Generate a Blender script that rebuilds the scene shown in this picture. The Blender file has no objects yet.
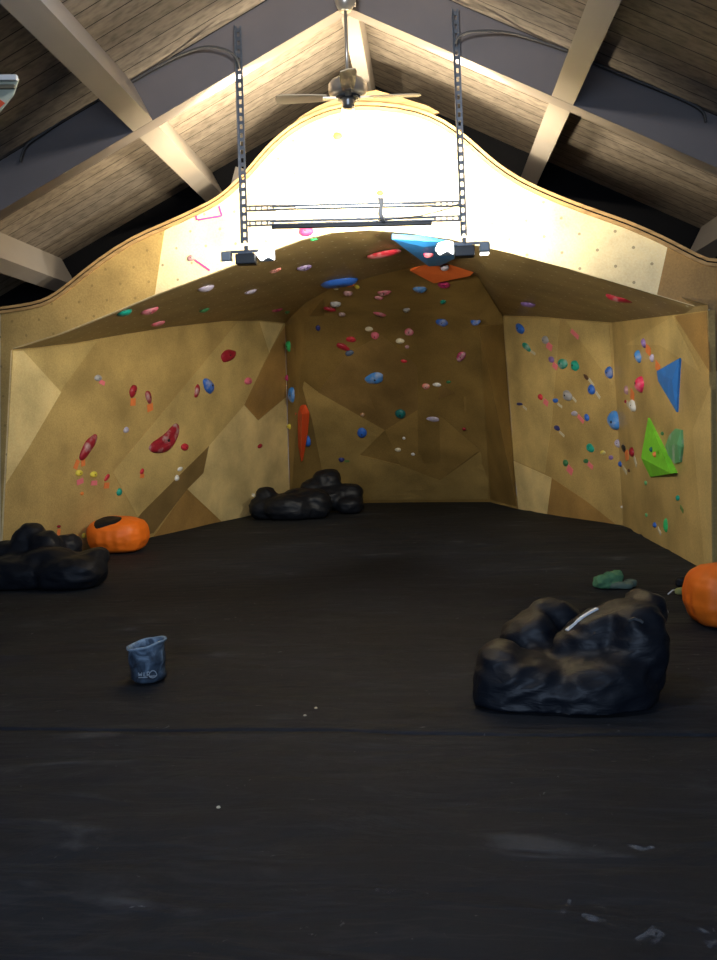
import bpy, bmesh, math, random
from mathutils import Vector, Matrix, noise
from mathutils.bvhtree import BVHTree

# ------------------------------------------------------------------ camera
scene = bpy.context.scene
C = scene.collection
FPX = 900.0
EYE = Vector((0, 0, 1.55))
def cam_rows(vx=430, vy=417, roll=1.9):
    r = math.radians(roll)
    Y = Vector(((vx-358.5)/FPX, (480-vy)/FPX, -1)).normalized()
    z = Vector((-math.sin(r), math.cos(r), 0))
    z.z = -(z.x*Y.x + z.y*Y.y)/Y.z
    z.normalize()
    return Matrix((Y.cross(z), Y, z))
ROT = cam_rows()
cd = bpy.data.cameras.new('camera'); cam = bpy.data.objects.new('camera', cd); C.objects.link(cam)
cd.sensor_fit = 'VERTICAL'; cd.sensor_height = 36; cd.lens = 36*FPX/960; cd.clip_start = .05; cd.clip_end = 100
cam.matrix_world = Matrix.Translation(EYE) @ ROT.to_4x4()
scene.camera = cam
def ray(px, py): return (ROT @ Vector(((px-358.5)/FPX, -(py-480)/FPX, -1))).normalized()
def atY(px, py, Y): d = ray(px, py); return EYE + d*(Y/d.y)
def fl(px, py, z=0.0): d = ray(px, py); return EYE + d*((z-EYE.z)/d.z)
def atP(px, py, P):                       # P = (point, normal)
    d = ray(px, py); return EYE + d*((P[0]-EYE).dot(P[1])/d.dot(P[1]))
def plane3(a, b, c): return (a, (b-a).cross(c-a).normalized())

# ------------------------------------------------------------------ world, light, exposure
w = bpy.data.worlds.new('world'); scene.world = w; w.use_nodes = True
w.node_tree.nodes['Background'].inputs[0].default_value = (.55, .7, 1, 1)
w.node_tree.nodes['Background'].inputs[1].default_value = .3
scene.view_settings.view_transform = 'Standard'; scene.view_settings.look = 'None'
scene.view_settings.exposure = 0; scene.view_settings.gamma = 1; scene.view_settings.use_curve_mapping = False

def area(name, loc, target, sx, sy, power, col, spread=180):
    l = bpy.data.lights.new(name, 'AREA'); l.shape = 'RECTANGLE'; l.size = sx; l.size_y = sy
    l.energy = power; l.color = col; l.spread = math.radians(spread)
    o = bpy.data.objects.new(name, l); C.objects.link(o); o.location = loc
    o.rotation_euler = (Vector(target)-Vector(loc)).to_track_quat('-Z', 'Y').to_euler(); return o
# added daylight fill at an unseen window in the wall behind the viewer
area('rear_daylight_fill', (-.6, -2.85, 2.6), (-.6, 8, -1.0), 3.4, 2.2, 95, (.55, .72, 1), 100)
def spot(name, loc, target, power, cone, blend, col, rad=.06):
    l = bpy.data.lights.new(name, 'SPOT'); l.energy = power; l.spot_size = math.radians(cone); l.spot_blend = blend
    l.color = col; l.shadow_soft_size = rad
    o = bpy.data.objects.new(name, l); C.objects.link(o); o.location = loc
    o.rotation_euler = (Vector(target)-Vector(loc)).to_track_quat('-Z', 'Y').to_euler(); return o
WARM = (1, .86, .62)
# lamps inside the two flood fixtures on the hanging rack
area('flood_lamp', (-1.5, 7.8, 3.08), (-1.6, 9.3, 4.6), .14, .1, 45, WARM, 160)
area('flood_lamp', (.28, 7.8, 3.08), (.4, 9.2, 4.6), .14, .1, 45, WARM, 160)
# tube lamp lying on the upper cross bar of the rack
area('tube_lamp', (-.6, 7.66, 3.56), (-.6, 9.2, 4.35), 1.15, .05, 125, WARM, 170)
# lower heads of the same fixtures, turned down into the cave
SOFTW = (1, .93, .78)
spot('cave_lamp', (-1.68, 7.75, 2.86), (2.6, 11.0, 1.5), 330, 90, .8, SOFTW)
spot('cave_lamp', (.47, 7.75, 2.86), (-4.0, 11.8, 1.5), 400, 90, .8, SOFTW)
# added fill lights, no bodies, behind the rack posts, aimed at the roof boards
for x_ in (-1.5, .28): area('roof_fill_light', (x_, 7.66, 4.22), (-.6+(x_+.6)*1.6, 9.6, 5.1),   .05, .05, 42, WARM, 150)
# pendant lamp under the ridge, just above the top of the frame
def pt(name, loc, power, col, rad):
    l = bpy.data.lights.new(name, 'POINT'); l.energy = power; l.color = col; l.shadow_soft_size = rad
    o = bpy.data.objects.new(name, l); C.objects.link(o); o.location = loc; return o
pt('pendant_lamp_light', (-.55, 4.7, 4.42), 135, (.9, .94, 1), .12)

# ------------------------------------------------------------------ materials
def nm(name):
    m = bpy.data.materials.new(name); m.use_nodes = True
    n = m.node_tree.nodes; l = m.node_tree.links
    return m, n, l, n['Principled BSDF']
def setspec(b, v):
    for k in ('Specular IOR Level', 'Specular'):
        if k in b.inputs: b.inputs[k].default_value = v; return
def plain(name, col, rough=.5, metal=0, spec=.5, noise_amt=.12, scale=12, bump=.0, coat=0):
    m, n, l, b = nm(name)
    tc = n.new('ShaderNodeTexCoord'); nz = n.new('ShaderNodeTexNoise'); nz.inputs['Scale'].default_value = scale
    nz.inputs['Detail'].default_value = 5
    l.new(tc.outputs['Object'], nz.inputs['Vector'])
    r = n.new('ShaderNodeMixRGB'); r.blend_type = 'MIX'
    a = [max(0, c*(1-noise_amt)) for c in col]; c2 = [min(1, c*(1+noise_amt)) for c in col]
    r.inputs[1].default_value = (*a, 1); r.inputs[2].default_value = (*c2, 1)
    l.new(nz.outputs[0], r.inputs[0]); l.new(r.outputs[0], b.inputs['Base Color'])
    b.inputs['Roughness'].default_value = rough; b.inputs['Metallic'].default_value = metal; setspec(b, spec)
    if bump:
        bp = n.new('ShaderNodeBump'); bp.inputs['Strength'].default_value = bump; bp.inputs['Distance'].default_value = .01
        l.new(nz.outputs[0], bp.inputs['Height']); l.new(bp.outputs[0], b.inputs['Normal'])
    return m
def ramp(n, pts):
    r = n.new('ShaderNodeValToRGB'); e = r.color_ramp.elements
    e[0].position, e[0].color = pts[0][0], (*pts[0][1], 1); e[1].position, e[1].color = pts[-1][0], (*pts[-1][1], 1)
    for p, c in pts[1:-1]:
        x = e.new(p); x.color = (*c, 1)
    return r
def math_n(n, l, op, a, b=None, c=None):
    x = n.new('ShaderNodeMath'); x.operation = op
    for i, v in enumerate((a, b, c)):
        if v is None: continue
        if isinstance(v, (int, float)): x.inputs[i].default_value = v
        else: l.new(v, x.inputs[i])
    return x.outputs[0]
def ply(name, col, dots=None, rough=.42):
    """painted plywood: mottled gold-brown stain, fine grit, optional grid of bolt holes"""
    m, n, l, b = nm(name)
    tc = n.new('ShaderNodeTexCoord')
    big = n.new('ShaderNodeTexNoise'); big.inputs['Scale'].default_value = 1.7; big.inputs['Detail'].default_value = 6
    fine = n.new('ShaderNodeTexNoise'); fine.inputs['Scale'].default_value = 55; fine.inputs['Detail'].default_value = 3
    for q in (big, fine): l.new(tc.outputs['Object'], q.inputs['Vector'])
    r = ramp(n, [(.3, [c*.74 for c in col]), (.5, col), (.72, [min(1, c*1.28) for c in col])])
    l.new(big.outputs[0], r.inputs[0])
    mx = n.new('ShaderNodeMixRGB'); mx.blend_type = 'OVERLAY'; mx.inputs[0].default_value = .3
    l.new(r.outputs[0], mx.inputs[1]); l.new(fine.outputs[0], mx.inputs[2])
    out = mx.outputs[0]
    if dots:
        axis, dcol, amt = dots
        sp = n.new('ShaderNodeSeparateXYZ'); l.new(tc.outputs['Object'], sp.inputs[0])
        u = sp.outputs[0]; v = sp.outputs[2 if axis == 'xz' else 1]
        # staggered grid turned by 45 degrees
        a = math_n(n, l, 'ADD', u, v); s = math_n(n, l, 'SUBTRACT', u, v)
        def cell(x): return math_n(n, l, 'SUBTRACT', math_n(n, l, 'FRACT', math_n(n, l, 'MULTIPLY', x, 3.1)), .5)
        ca, cs = cell(a), cell(s)
        d = math_n(n, l, 'SQRT', math_n(n, l, 'ADD', math_n(n, l, 'MULTIPLY', ca, ca), math_n(n, l, 'MULTIPLY', cs, cs)))
        k = math_n(n, l, 'MULTIPLY', math_n(n, l, 'LESS_THAN', d, .062), amt)
        m2 = n.new('ShaderNodeMixRGB'); l.new(k, m2.inputs[0]); l.new(out, m2.inputs[1]); m2.inputs[2].default_value = (*dcol, 1)
        out = m2.outputs[0]
    l.new(out, b.inputs['Base Color'])
    b.inputs['Roughness'].default_value = rough; setspec(b, .35)
    bp = n.new('ShaderNodeBump'); bp.inputs['Strength'].default_value = .25; bp.inputs['Distance'].default_value = .01
    l.new(fine.outputs[0], bp.inputs['Height']); l.new(bp.outputs[0], b.inputs['Normal'])
    return m
GOLD = (.46, .325, .122)
M = {}
M['gold'] = ply('gold_plywood', GOLD)
M['gold_lit_hi'] = ply('gold_plywood_glare', (.70, .55, .26))  # glossy brightness of lit facets put into the colour
M['gold_lit'] = ply('gold_plywood_lit', (.53, .39, .155))  # lit facet tone put into the colour
M['gold_br_shade'] = ply('brown_and_shade_plywood', (.36, .215, .07))  # brown stain, also the shade of tilted facets put into the colour
M['gold_shade'] = ply('gold_plywood_shade', (.22, .145, .055))  # shade of a tilted facet put into the colour
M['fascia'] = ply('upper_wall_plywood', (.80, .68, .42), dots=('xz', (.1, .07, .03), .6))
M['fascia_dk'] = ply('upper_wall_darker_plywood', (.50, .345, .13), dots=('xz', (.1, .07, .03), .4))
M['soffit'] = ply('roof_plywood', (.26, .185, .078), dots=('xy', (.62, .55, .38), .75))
M['back'] = ply('back_wall_plywood', (.27, .175, .055))  # browner paint, darkened further to carry the shade of the overhang
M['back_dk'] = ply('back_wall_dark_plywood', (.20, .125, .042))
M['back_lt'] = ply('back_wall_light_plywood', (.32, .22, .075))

def wood(name, col, seam=None, grain_axis='x', rough=.6):
    m, n, l, b = nm(name)
    tc = n.new('ShaderNodeTexCoord'); mp = n.new('ShaderNodeMapping')
    s = {'x': (.9, 14, 14), 'y': (14, .9, 14)}[grain_axis]
    mp.inputs['Scale'].default_value = s; l.new(tc.outputs['Object'], mp.inputs[0])
    nz = n.new('ShaderNodeTexNoise'); nz.inputs['Scale'].default_value = 1.6; nz.inputs['Detail'].default_value = 7
    l.new(mp.outputs[0], nz.inputs['Vector'])
    r = ramp(n, [(.3, [c*.62 for c in col]), (.52, col), (.75, [min(1, c*1.25) for c in col])])
    l.new(nz.outputs[0], r.inputs[0]); out = r.outputs[0]
    if seam:
        sp = n.new('ShaderNodeSeparateXYZ'); l.new(tc.outputs['Object'], sp.inputs[0])
        y = math_n(n, l, 'DIVIDE', sp.outputs[1], seam)
        fr = math_n(n, l, 'FRACT', y); k = math_n(n, l, 'LESS_THAN', fr, .055)
        wn = n.new('ShaderNodeTexWhiteNoise'); wn.noise_dimensions = '1D'; l.new(math_n(n, l, 'FLOOR', y), wn.inputs['W'])
        hs = n.new('ShaderNodeHueSaturation'); l.new(out, hs.inputs['Color'])
        l.new(math_n(n, l, 'ADD', math_n(n, l, 'MULTIPLY', wn.outputs[0], .3), .85), hs.inputs['Value'])
        m2 = n.new('ShaderNodeMixRGB'); l.new(k, m2.inputs[0]); l.new(hs.outputs[0], m2.inputs[1])
        m2.inputs[2].default_value = (.02, .016, .012, 1); out = m2.outputs[0]
    l.new(out, b.inputs['Base Color']); b.inputs['Roughness'].default_value = rough; setspec(b, .25)
    return m
M['deck'] = wood('roof_deck_boards', (.245, .205, .165), seam=.205)
M['beam'] = plain('painted_beam', (.215, .185, .175), .5, noise_amt=.12, scale=3)
M['purlin'] = plain('painted_purlin', (.30, .265, .23), .5, noise_amt=.1, scale=3)
M['tan_ply'] = wood('tan_infill_plywood', (.34, .22, .1))
M['edge'] = wood('plywood_edge', (.5, .32, .14))
M['black_void'] = plain('black_gap_shade', (.008, .008, .009), .9, spec=.1)  # black stands in for shadow behind the wall top; also the trim gap
M['plaster'] = plain('grey_plaster', (.2, .2, .21), .8)
M['steel'] = plain('zinc_steel', (.16, .18, .21), .4, metal=.7, noise_amt=.35, scale=30)
M['grey_metal'] = plain('grey_enamel', (.3, .36, .42), .4)
M['steel_dk'] = plain('dark_steel', (.05, .055, .06), .45, metal=.4, noise_amt=.3)
M['chrome'] = plain('brushed_nickel', (.55, .51, .45), .3, metal=.75, noise_amt=.1)
M['white_metal'] = plain('white_enamel', (.75, .75, .74), .35)
M['blade'] = plain('cream_fan_blade', (.62, .5, .34), .5)
M['cable'] = plain('grey_cable', (.09, .085, .08), .6)
M['tapew'] = plain('white_tape', (.6, .56, .42), .6)
M['tapeo'] = plain('orange_tape', (.78, .22, .06), .6)
M['tapep'] = plain('pink_tape', (.8, .2, .24), .6)
M['tapeg'] = plain('green_tape', (.12, .22, .06), .6)
M['tapel'] = plain('lilac_pink_tape', (.7, .05, .26), .6)
M['orange_nylon'] = plain('orange_nylon', (.95, .19, .012), .5, noise_amt=.08, bump=.15)
M['white_strap'] = plain('white_reflective_strap', (.8, .82, .85), .35)
M['logo_ink'] = plain('grey_logo_print', (.26, .31, .36), .6)
def emit(name, col, s):
    m, n, l, b = nm(name); b.inputs['Base Color'].default_value = (*col, 1)
    b.inputs['Emission Color'].default_value = (*col, 1); b.inputs['Emission Strength'].default_value = s
    return m
M['lens'] = emit('lit_lamp_lens', (1, .97, .9), 6)

def nylon():
    m, n, l, b = nm('black_nylon')
    tc = n.new('ShaderNodeTexCoord'); mp = n.new('ShaderNodeMapping'); mp.inputs['Scale'].default_value = (5, 9, 14)
    l.new(tc.outputs['Object'], mp.inputs[0])
    nz = n.new('ShaderNodeTexNoise'); nz.inputs['Scale'].default_value = 1.5; nz.inputs['Detail'].default_value = 4
    nz.inputs['Distortion'].default_value = 1.2
    l.new(mp.outputs[0], nz.inputs['Vector'])
    b.inputs['Base Color'].default_value = (.006, .008, .013, 1); b.inputs['Roughness'].default_value = .5; setspec(b, .3)
    bp = n.new('ShaderNodeBump'); bp.inputs['Strength'].default_value = .3; bp.inputs['Distance'].default_value = .02
    l.new(nz.outputs[0], bp.inputs['Height']); l.new(bp.outputs[0], b.inputs['Normal'])
    return m
M['nylon'] = nylon()
def mat_floor():
    m, n, l, b = nm('black_mat_cover')
    tc = n.new('ShaderNodeTexCoord')
    a = n.new('ShaderNodeTexNoise'); a.inputs['Scale'].default_value = .9; a.inputs['Detail'].default_value = 9; a.inputs['Roughness'].default_value = .65
    l.new(tc.outputs['Object'], a.inputs['Vector'])
    mp = n.new('ShaderNodeMapping'); mp.inputs['Scale'].default_value = (.6, 1.9, 1); mp.inputs['Rotation'].default_value = (0, 0, .12)
    l.new(tc.outputs['Object'], mp.inputs[0])
    s = n.new('ShaderNodeTexNoise'); s.inputs['Scale'].default_value = 2.2; s.inputs['Detail'].default_value = 8; s.inputs['Distortion'].default_value = .8
    l.new(mp.outputs[0], s.inputs['Vector'])
    base = ramp(n, [(.35, (.007, .0092, .0135)), (.6, (.0105, .014, .021)), (.8, (.016, .022, .032))]); l.new(a.outputs[0], base.inputs[0])
    # chalk dust: streaks where two noises agree
    k = math_n(n, l, 'MULTIPLY', math_n(n, l, 'MAXIMUM', math_n(n, l, 'SUBTRACT', s.outputs[0], .56), 0),
               math_n(n, l, 'MAXIMUM', math_n(n, l, 'SUBTRACT', a.outputs[0], .5), 0))
    k = math_n(n, l, 'MINIMUM', math_n(n, l, 'MULTIPLY', k, 12), .13)
    # small scuffs
    v = n.new('ShaderNodeTexNoise'); v.inputs['Scale'].default_value = 7; v.inputs['Detail'].default_value = 6; v.inputs['Distortion'].default_value = 2.5
    l.new(tc.outputs['Object'], v.inputs['Vector'])
    k2 = math_n(n, l, 'MINIMUM', math_n(n, l, 'MULTIPLY', math_n(n, l, 'MAXIMUM', math_n(n, l, 'SUBTRACT', v.outputs[0], .69), 0), 5), .5)
    mp3 = n.new('ShaderNodeMapping'); mp3.inputs['Scale'].default_value = (.7, 5, 1); mp3.inputs['Rotation'].default_value = (0, 0, .2); l.new(tc.outputs['Object'], mp3.inputs[0])
    cr = n.new('ShaderNodeTexNoise'); cr.inputs['Scale'].default_value = 1.6; cr.inputs['Detail'].default_value = 3; cr.inputs['Distortion'].default_value = .6; l.new(mp3.outputs[0], cr.inputs['Vector'])
    rd = math_n(n, l, 'ABSOLUTE', math_n(n, l, 'SUBTRACT', cr.outputs[0], .5))
    k3 = math_n(n, l, 'MULTIPLY', math_n(n, l, 'MAXIMUM', math_n(n, l, 'SUBTRACT', 1, math_n(n, l, 'MULTIPLY', rd, 26)), 0), math_n(n, l, 'MULTIPLY', a.outputs[0], .05))  # pale crease lines: light on the wrinkles put into the colour
    k = math_n(n, l, 'MAXIMUM', k, k3)
    mx = n.new('ShaderNodeMixRGB'); l.new(math_n(n, l, 'MAXIMUM', k, k2), mx.inputs[0]); l.new(base.outputs[0], mx.inputs[1])
    mx.inputs[2].default_value = (.3, .31, .34, 1); l.new(mx.outputs[0], b.inputs['Base Color'])
    b.inputs['Roughness'].default_value = .75; setspec(b, .25)
    bp = n.new('ShaderNodeBump'); bp.inputs['Strength'].default_value = .6; bp.inputs['Distance'].default_value = .03
    l.new(s.outputs[0], bp.inputs['Height']); l.new(bp.outputs[0], b.inputs['Normal'])
    bp.inputs['Strength'].default_value = .7; bp.inputs['Distance'].default_value = .05
    return m
M['floor'] = mat_floor()
def chalky(name, col, chalk=.0, rough=.45):  # chalk = amount of pale patches, chalk and some highlights
    """polyurethane hold colour with pale patches: climbing chalk and some highlights put into the colour"""
    m, n, l, b = nm(name)
    tc = n.new('ShaderNodeTexCoord'); nz = n.new('ShaderNodeTexNoise'); nz.inputs['Scale'].default_value = 7; nz.inputs['Detail'].default_value = 4
    l.new(tc.outputs['Object'], nz.inputs['Vector'])
    r = ramp(n, [(.5, col), (.68 if chalk else .62, [c*.5+.27 for c in col] if chalk else [min(1, c*1.15) for c in col])])
    l.new(nz.outputs[0], r.inputs[0]); l.new(r.outputs[0], b.inputs['Base Color'])
    b.inputs['Roughness'].default_value = rough; setspec(b, .4)
    return m
HC = {'crimson': (.30, .015, .03), 'red': (.52, .03, .05), 'pink': (.68, .15, .22), 'hotpink': (.80, .035, .13), 'magenta': (.40, .03, .14),
      'blue': (.03, .13, .55), 'skyblue': (.06, .26, .72), 'navy': (.03, .035, .16), 'purple': (.22, .14, .38), 'lilac': (.42, .38, .55),
      'teal': (.01, .30, .23), 'darkteal': (.01, .13, .13), 'green': (.04, .45, .14), 'dkgreen': (.04, .17, .07), 'lime': (.19, .62, .04), 'palegreen': (.13, .38, .16),
      'yellow': (.72, .62, .08), 'cream': (.68, .62, .45), 'white': (.7, .7, .68), 'grey': (.34, .34, .36), 'black': (.015, .015, .017),
      'orange': (.8, .24, .05), 'redorange': (.62, .075, .02), 'tan': (.45, .2, .05), 'mauve': (.38, .22, .24), 'slate': (.07, .10, .17),
      'brown': (.1, .05, .03), 'salmon': (.8, .25, .2), 'vblue': (.035, .2, .62), 'vsky': (.04, .30, .8)}
def hmat(c, chalk):
    k = f'{c}_{"chalked" if chalk else "clean"}_hold'
    if k not in M: M[k] = chalky(k, HC[c], chalk)
    return M[k]
M['bolt'] = plain('dark_bolt_hole', (.02, .02, .02), .5, noise_amt=0)

# ------------------------------------------------------------------ object helpers
def link(name, me, mats, parent=None, smooth=False, loc=None):
    if not isinstance(mats, (list, tuple)): mats = [mats]
    for m in mats: me.materials.append(m)
    if smooth:
        for p in me.polygons: p.use_smooth = True
    o = bpy.data.objects.new(name, me); C.objects.link(o)
    if parent: o.parent = parent
    if loc is not None: o.location = loc
    return o
def mesh(name, vs, fs, mats, parent=None, smooth=False, loc=None, fixn=True):
    me = bpy.data.meshes.new(name); me.from_pydata([tuple(v) for v in vs], [], fs); me.update()
    if fixn:
        bm = bmesh.new(); bm.from_mesh(me); bmesh.ops.recalc_face_normals(bm, faces=bm.faces); bm.to_mesh(me); bm.free()
    return link(name, me, mats, parent, smooth, loc)
def tag(o, label=None, cat=None, group=None, kind=None):
    if label: o['label'] = label
    if cat: o['category'] = cat
    if group: o['group'] = group
    if kind: o['kind'] = kind
    return o
def S(o): o['kind'] = 'structure'; return o
def empty(name, loc, label, cat, group=None, rz=0):
    o = bpy.data.objects.new(name, None); C.objects.link(o); o.location = loc; o.rotation_euler = (0, 0, rz)
    o.empty_display_size = .1
    return tag(o, label, cat, group)
class B:
    """collects shapes for one mesh"""
    def __init__(s): s.v = []; s.f = []
    def add(s, vs, fs):
        k = len(s.v); s.v += [Vector(v) for v in vs]; s.f += [[i+k for i in f] for f in fs]; return s
    def box(s, c, d, rot=None):
        vs = [Vector((x*d[0]/2, y*d[1]/2, z*d[2]/2)) for x in (-1, 1) for y in (-1, 1) for z in (-1, 1)]
        if rot is not None: vs = [rot @ v for v in vs]
        return s.add([v+Vector(c) for v in vs], [[0, 1, 3, 2], [4, 6, 7, 5], [0, 4, 5, 1], [2, 3, 7, 6], [0, 2, 6, 4], [1, 5, 7, 3]])
    def bar(s, a, b, wd, ht, up=(0, 0, 1)):
        a = Vector(a); b = Vector(b); t = (b-a).normalized(); u = Vector(up); r = t.cross(u).normalized(); u = r.cross(t)
        vs = [p+r*x*wd/2+u*y*ht/2 for p in (a, b) for x, y in ((-1, -1), (1, -1), (1, 1), (-1, 1))]
        return s.add(vs, [[0, 3, 2, 1], [4, 5, 6, 7], [0, 1, 5, 4], [1, 2, 6, 5], [2, 3, 7, 6], [3, 0, 4, 7]])
    def tube(s, pts, r, n=8, cap=True):
        pts = [Vector(p) for p in pts]; rings = []
        up = Vector((0, 0, 1)) if abs((pts[-1]-pts[0]).normalized().z) < .9 else Vector((0, 1, 0))
        vs = []
        for i, p in enumerate(pts):
            t = (pts[min(i+1, len(pts)-1)]-pts[max(i-1, 0)]).normalized(); a = t.cross(up).normalized(); b = a.cross(t)
            rr = r[i] if isinstance(r, (list, tuple)) else r
            vs += [p+(a*math.cos(2*math.pi*k/n)+b*math.sin(2*math.pi*k/n))*rr for k in range(n)]
        fs = [[i*n+k, i*n+(k+1) % n, (i+1)*n+(k+1) % n, (i+1)*n+k] for i in range(len(pts)-1) for k in range(n)]
        if cap: fs += [list(range(n))[::-1], [(len(pts)-1)*n+k for k in range(n)]]
        return s.add(vs, fs)
    def lathe(s, prof, n=28, c=(0, 0, 0)):
        c = Vector(c); vs = [c+Vector((r*math.cos(2*math.pi*k/n), r*math.sin(2*math.pi*k/n), z)) for r, z in prof for k in range(n)]
        fs = [[i*n+k, i*n+(k+1) % n, (i+1)*n+(k+1) % n, (i+1)*n+k] for i in range(len(prof)-1) for k in range(n)]
        fs += [list(range(n))[::-1], [(len(prof)-1)*n+k for k in range(n)]]
        return s.add(vs, fs)
    def out(s, name, mats, parent=None, smooth=False, loc=None):
        return mesh(name, s.v, s.f, mats, parent, smooth, loc)
def bevel(o, w_=.006, seg=2):
    m = o.modifiers.new('bevel', 'BEVEL'); m.width = w_; m.segments = seg; m.limit_method = 'ANGLE'; return o
WB_V, WB_F = [], []                        # wall surfaces collected for seating the holds
def collect(vs, fs):
    k = len(WB_V); WB_V.extend([Vector(v) for v in vs]); WB_F.extend([[i+k for i in f] for f in fs])

# ------------------------------------------------------------------ room shell
XR, ZR, SL = -.6, 5.34, .495               # ridge line, deck height at ridge, slope
XL, XE, Y0, Y1 = -6.6, 5.4, -3.0, 10.6
def deckz(x): return ZR-SL*abs(x-XR)
def deck():
    vs = []; fs = []
    for (x0, x1) in ((XL, XR), (XR, XE)):
        k = len(vs)
        for x in (x0, x1):
            for y in (Y0, Y1):
                vs += [(x, y, deckz(x)), (x, y, deckz(x)+.06)]
        fs += [[k, k+2, k+6, k+4], [k+1, k+5, k+7, k+3], [k, k+1, k+3, k+2], [k+4, k+6, k+7, k+5], [k, k+4, k+5, k+1], [k+2, k+3, k+7, k+6]]
    S(mesh('ceiling', vs, fs, M['deck']))
deck()
# principal rafter pair
def rafter(y):
    b = B(); d = .40
    for sx, xe in ((-1, XL), (1, XE)):
        p0, p1 = (XR, deckz(XR)), (xe, deckz(xe))
        for_ = [(p0[0], p0[1]), (p1[0], p1[1]), (p1[0], p1[1]-d), (p0[0], p0[1]-d-.01)]
        vs = [(x, yy, z) for yy in (y, y+.16) for x, z in for_]
        b.add(vs, [[0, 1, 2, 3], [7, 6, 5, 4], [0, 4, 5, 1], [1, 5, 6, 2], [2, 6, 7, 3], [3, 7, 4, 0]])
    return b.out('rafter', M['beam'])
tag(rafter(7.6), 'pair of deep grey-brown sloping roof beams crossing the room below the ridge', 'roof beam')
PUR = [(-1.72, 'left'), (1.72, 'right')]
def purlin(x, y0, y1, label, wd=.19, dp=.36):
    # set square to the roof slope, bottom flush with the rafters
    b = B(); sg = -1 if x > XR else 1
    t_ = Vector((1, 0, SL*sg)).normalized(); n_ = Vector((-t_.z, 0, t_.x)); c_ = Vector((x, 0, deckz(x)-.405))
    b.add([c_+Vector((0, y, 0))+t_*sx*wd/2+n_*h for y in (y0, y1) for sx, h in ((-1, 0), (1, 0), (1, .36), (-1, .36))],
          [[0, 3, 2, 1], [4, 5, 6, 7], [0, 1, 5, 4], [1, 2, 6, 5], [2, 3, 7, 6], [3, 0, 4, 7]])
    tag(b.out('purlin', M['purlin']), label, 'roof beam', 'purlins under the roof boards')
for x, a, b_ in ((XR-1.74, 'left', 1), (XR+1.74, 'right', 1)):
    purlin(x, Y0, 7.6, f'near purlin on the {a} side, coming overhead to meet the sloping main beam')
    purlin(x, 7.76, 10.35, f'warmly lit far purlin {a} of the ceiling fan, ending just behind the climbing wall top')
purlin(XR-3.56, 7.76, 10.35, 'low far purlin at the far left edge above the climbing wall')
purlin(XR+3.56, 7.76, 10.35, 'low far purlin cut by the right edge of the photo above the climbing wall')
b = B(); b.box((XR+.02, (7.76+10.35)/2, ZR-.22), (.14, 10.35-7.76, .4))
tag(b.out('ridge_beam', M['purlin']), 'pale ridge beam running back from the main beams behind the ceiling fan', 'roof beam')
b = B(); b.box((XR+.02, (Y0+7.6)/2, ZR-.22), (.14, 7.6-Y0, .4))
tag(b.out('ridge_beam', M['purlin']), 'near ridge beam overhead carrying the ceiling fan canopy', 'roof beam')
b = B(); p = atY(232, 181, 10.3); b.bar(p+Vector((.0, 0, -.25)), p+Vector((.12, 0, .12)), .12, .14, up=(0, 1, 0))
tag(b.out('timber_block', M['purlin']), 'short timber block leaning beside the left far purlin end at the wall top', 'timber')

# fascia plane
FA, FB = fl(1, 570), fl(712, 573)
FP = (FA, Vector(((FB-FA).y, -(FB-FA).x, 0)).normalized())
if FP[1].y > 0: FP = (FP[0], -FP[1])
def onF(px, py): return atP(px, py, FP)
def onFx(x, z):
    t = (x-FA.x)/(FB.x-FA.x); return Vector((x, FA.y+(FB.y-FA.y)*t, z))
TOP = [(0, 311), (22, 308), (43, 304), (58, 296), (72, 285), (100, 262), (134, 240), (165, 227), (200, 211), (221, 200), (240, 183), (254, 168), (268, 151), (284, 136), (301, 124), (330, 111), (360, 106),
       (400, 109), (430, 117), (455, 132), (474, 148), (487, 160), (505, 174), (526, 186), (548, 196), (573, 206), (598, 215), (627, 225), (650, 235), (669, 244), (697, 259), (717, 266)]
LIP = [(12, 349), (60, 334), (110, 314), (160, 293), (210, 274), (250, 258.5), (285, 245.5), (300, 240), (330, 233), (370, 230), (410, 233), (450, 239), (480, 246), (510, 253), (530, 258.5), (570, 269), (600, 278), (650, 293), (680, 302), (708, 310)]
FTH = .05
def prism(name, pts, nrm, th, mat, parent=None, col=True, loc=None):
    """flat plate from a polygon; nrm points towards the room, the plate grows backwards"""
    n = len(pts); vs = [Vector(p) for p in pts]+[Vector(p)-nrm*th for p in pts]
    fs = [list(range(n)), list(range(n, 2*n))[::-1]]+[[i, (i+1) % n, n+(i+1) % n, n+i][::-1] for i in range(n)]
    me = bpy.data.meshes.new(name); me.from_pydata([tuple(v) for v in vs], [], fs); me.update()
    bm = bmesh.new(); bm.from_mesh(me); bmesh.ops.triangulate(bm, faces=[f for f in bm.faces if len(f.verts) > 4]); bmesh.ops.recalc_face_normals(bm, faces=bm.faces)
    bm.to_mesh(me); bm.free()
    if col: collect([v.co for v in me.vertices], [list(p_.vertices) for p_ in me.polygons])
    return link(name, me, mat, parent)
tops = [onF(*p) for p in TOP]; lips = [onF(*p) for p in LIP]
zl = tops[0].z-.12; zr = tops[-1].z-.35
def quadstrip(name, a, b, mat):            # fascia above the lip
    return None
outline = [onFx(XL, 0), FA.copy()]+lips+[FB.copy(), onFx(XE, 0), onFx(XE, zr)]+tops[::-1]+[onFx(XL, zl)]
outline[1].z = 0
fascia = S(prism('wall_front', outline, FP[1], FTH, M['fascia']))
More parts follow.
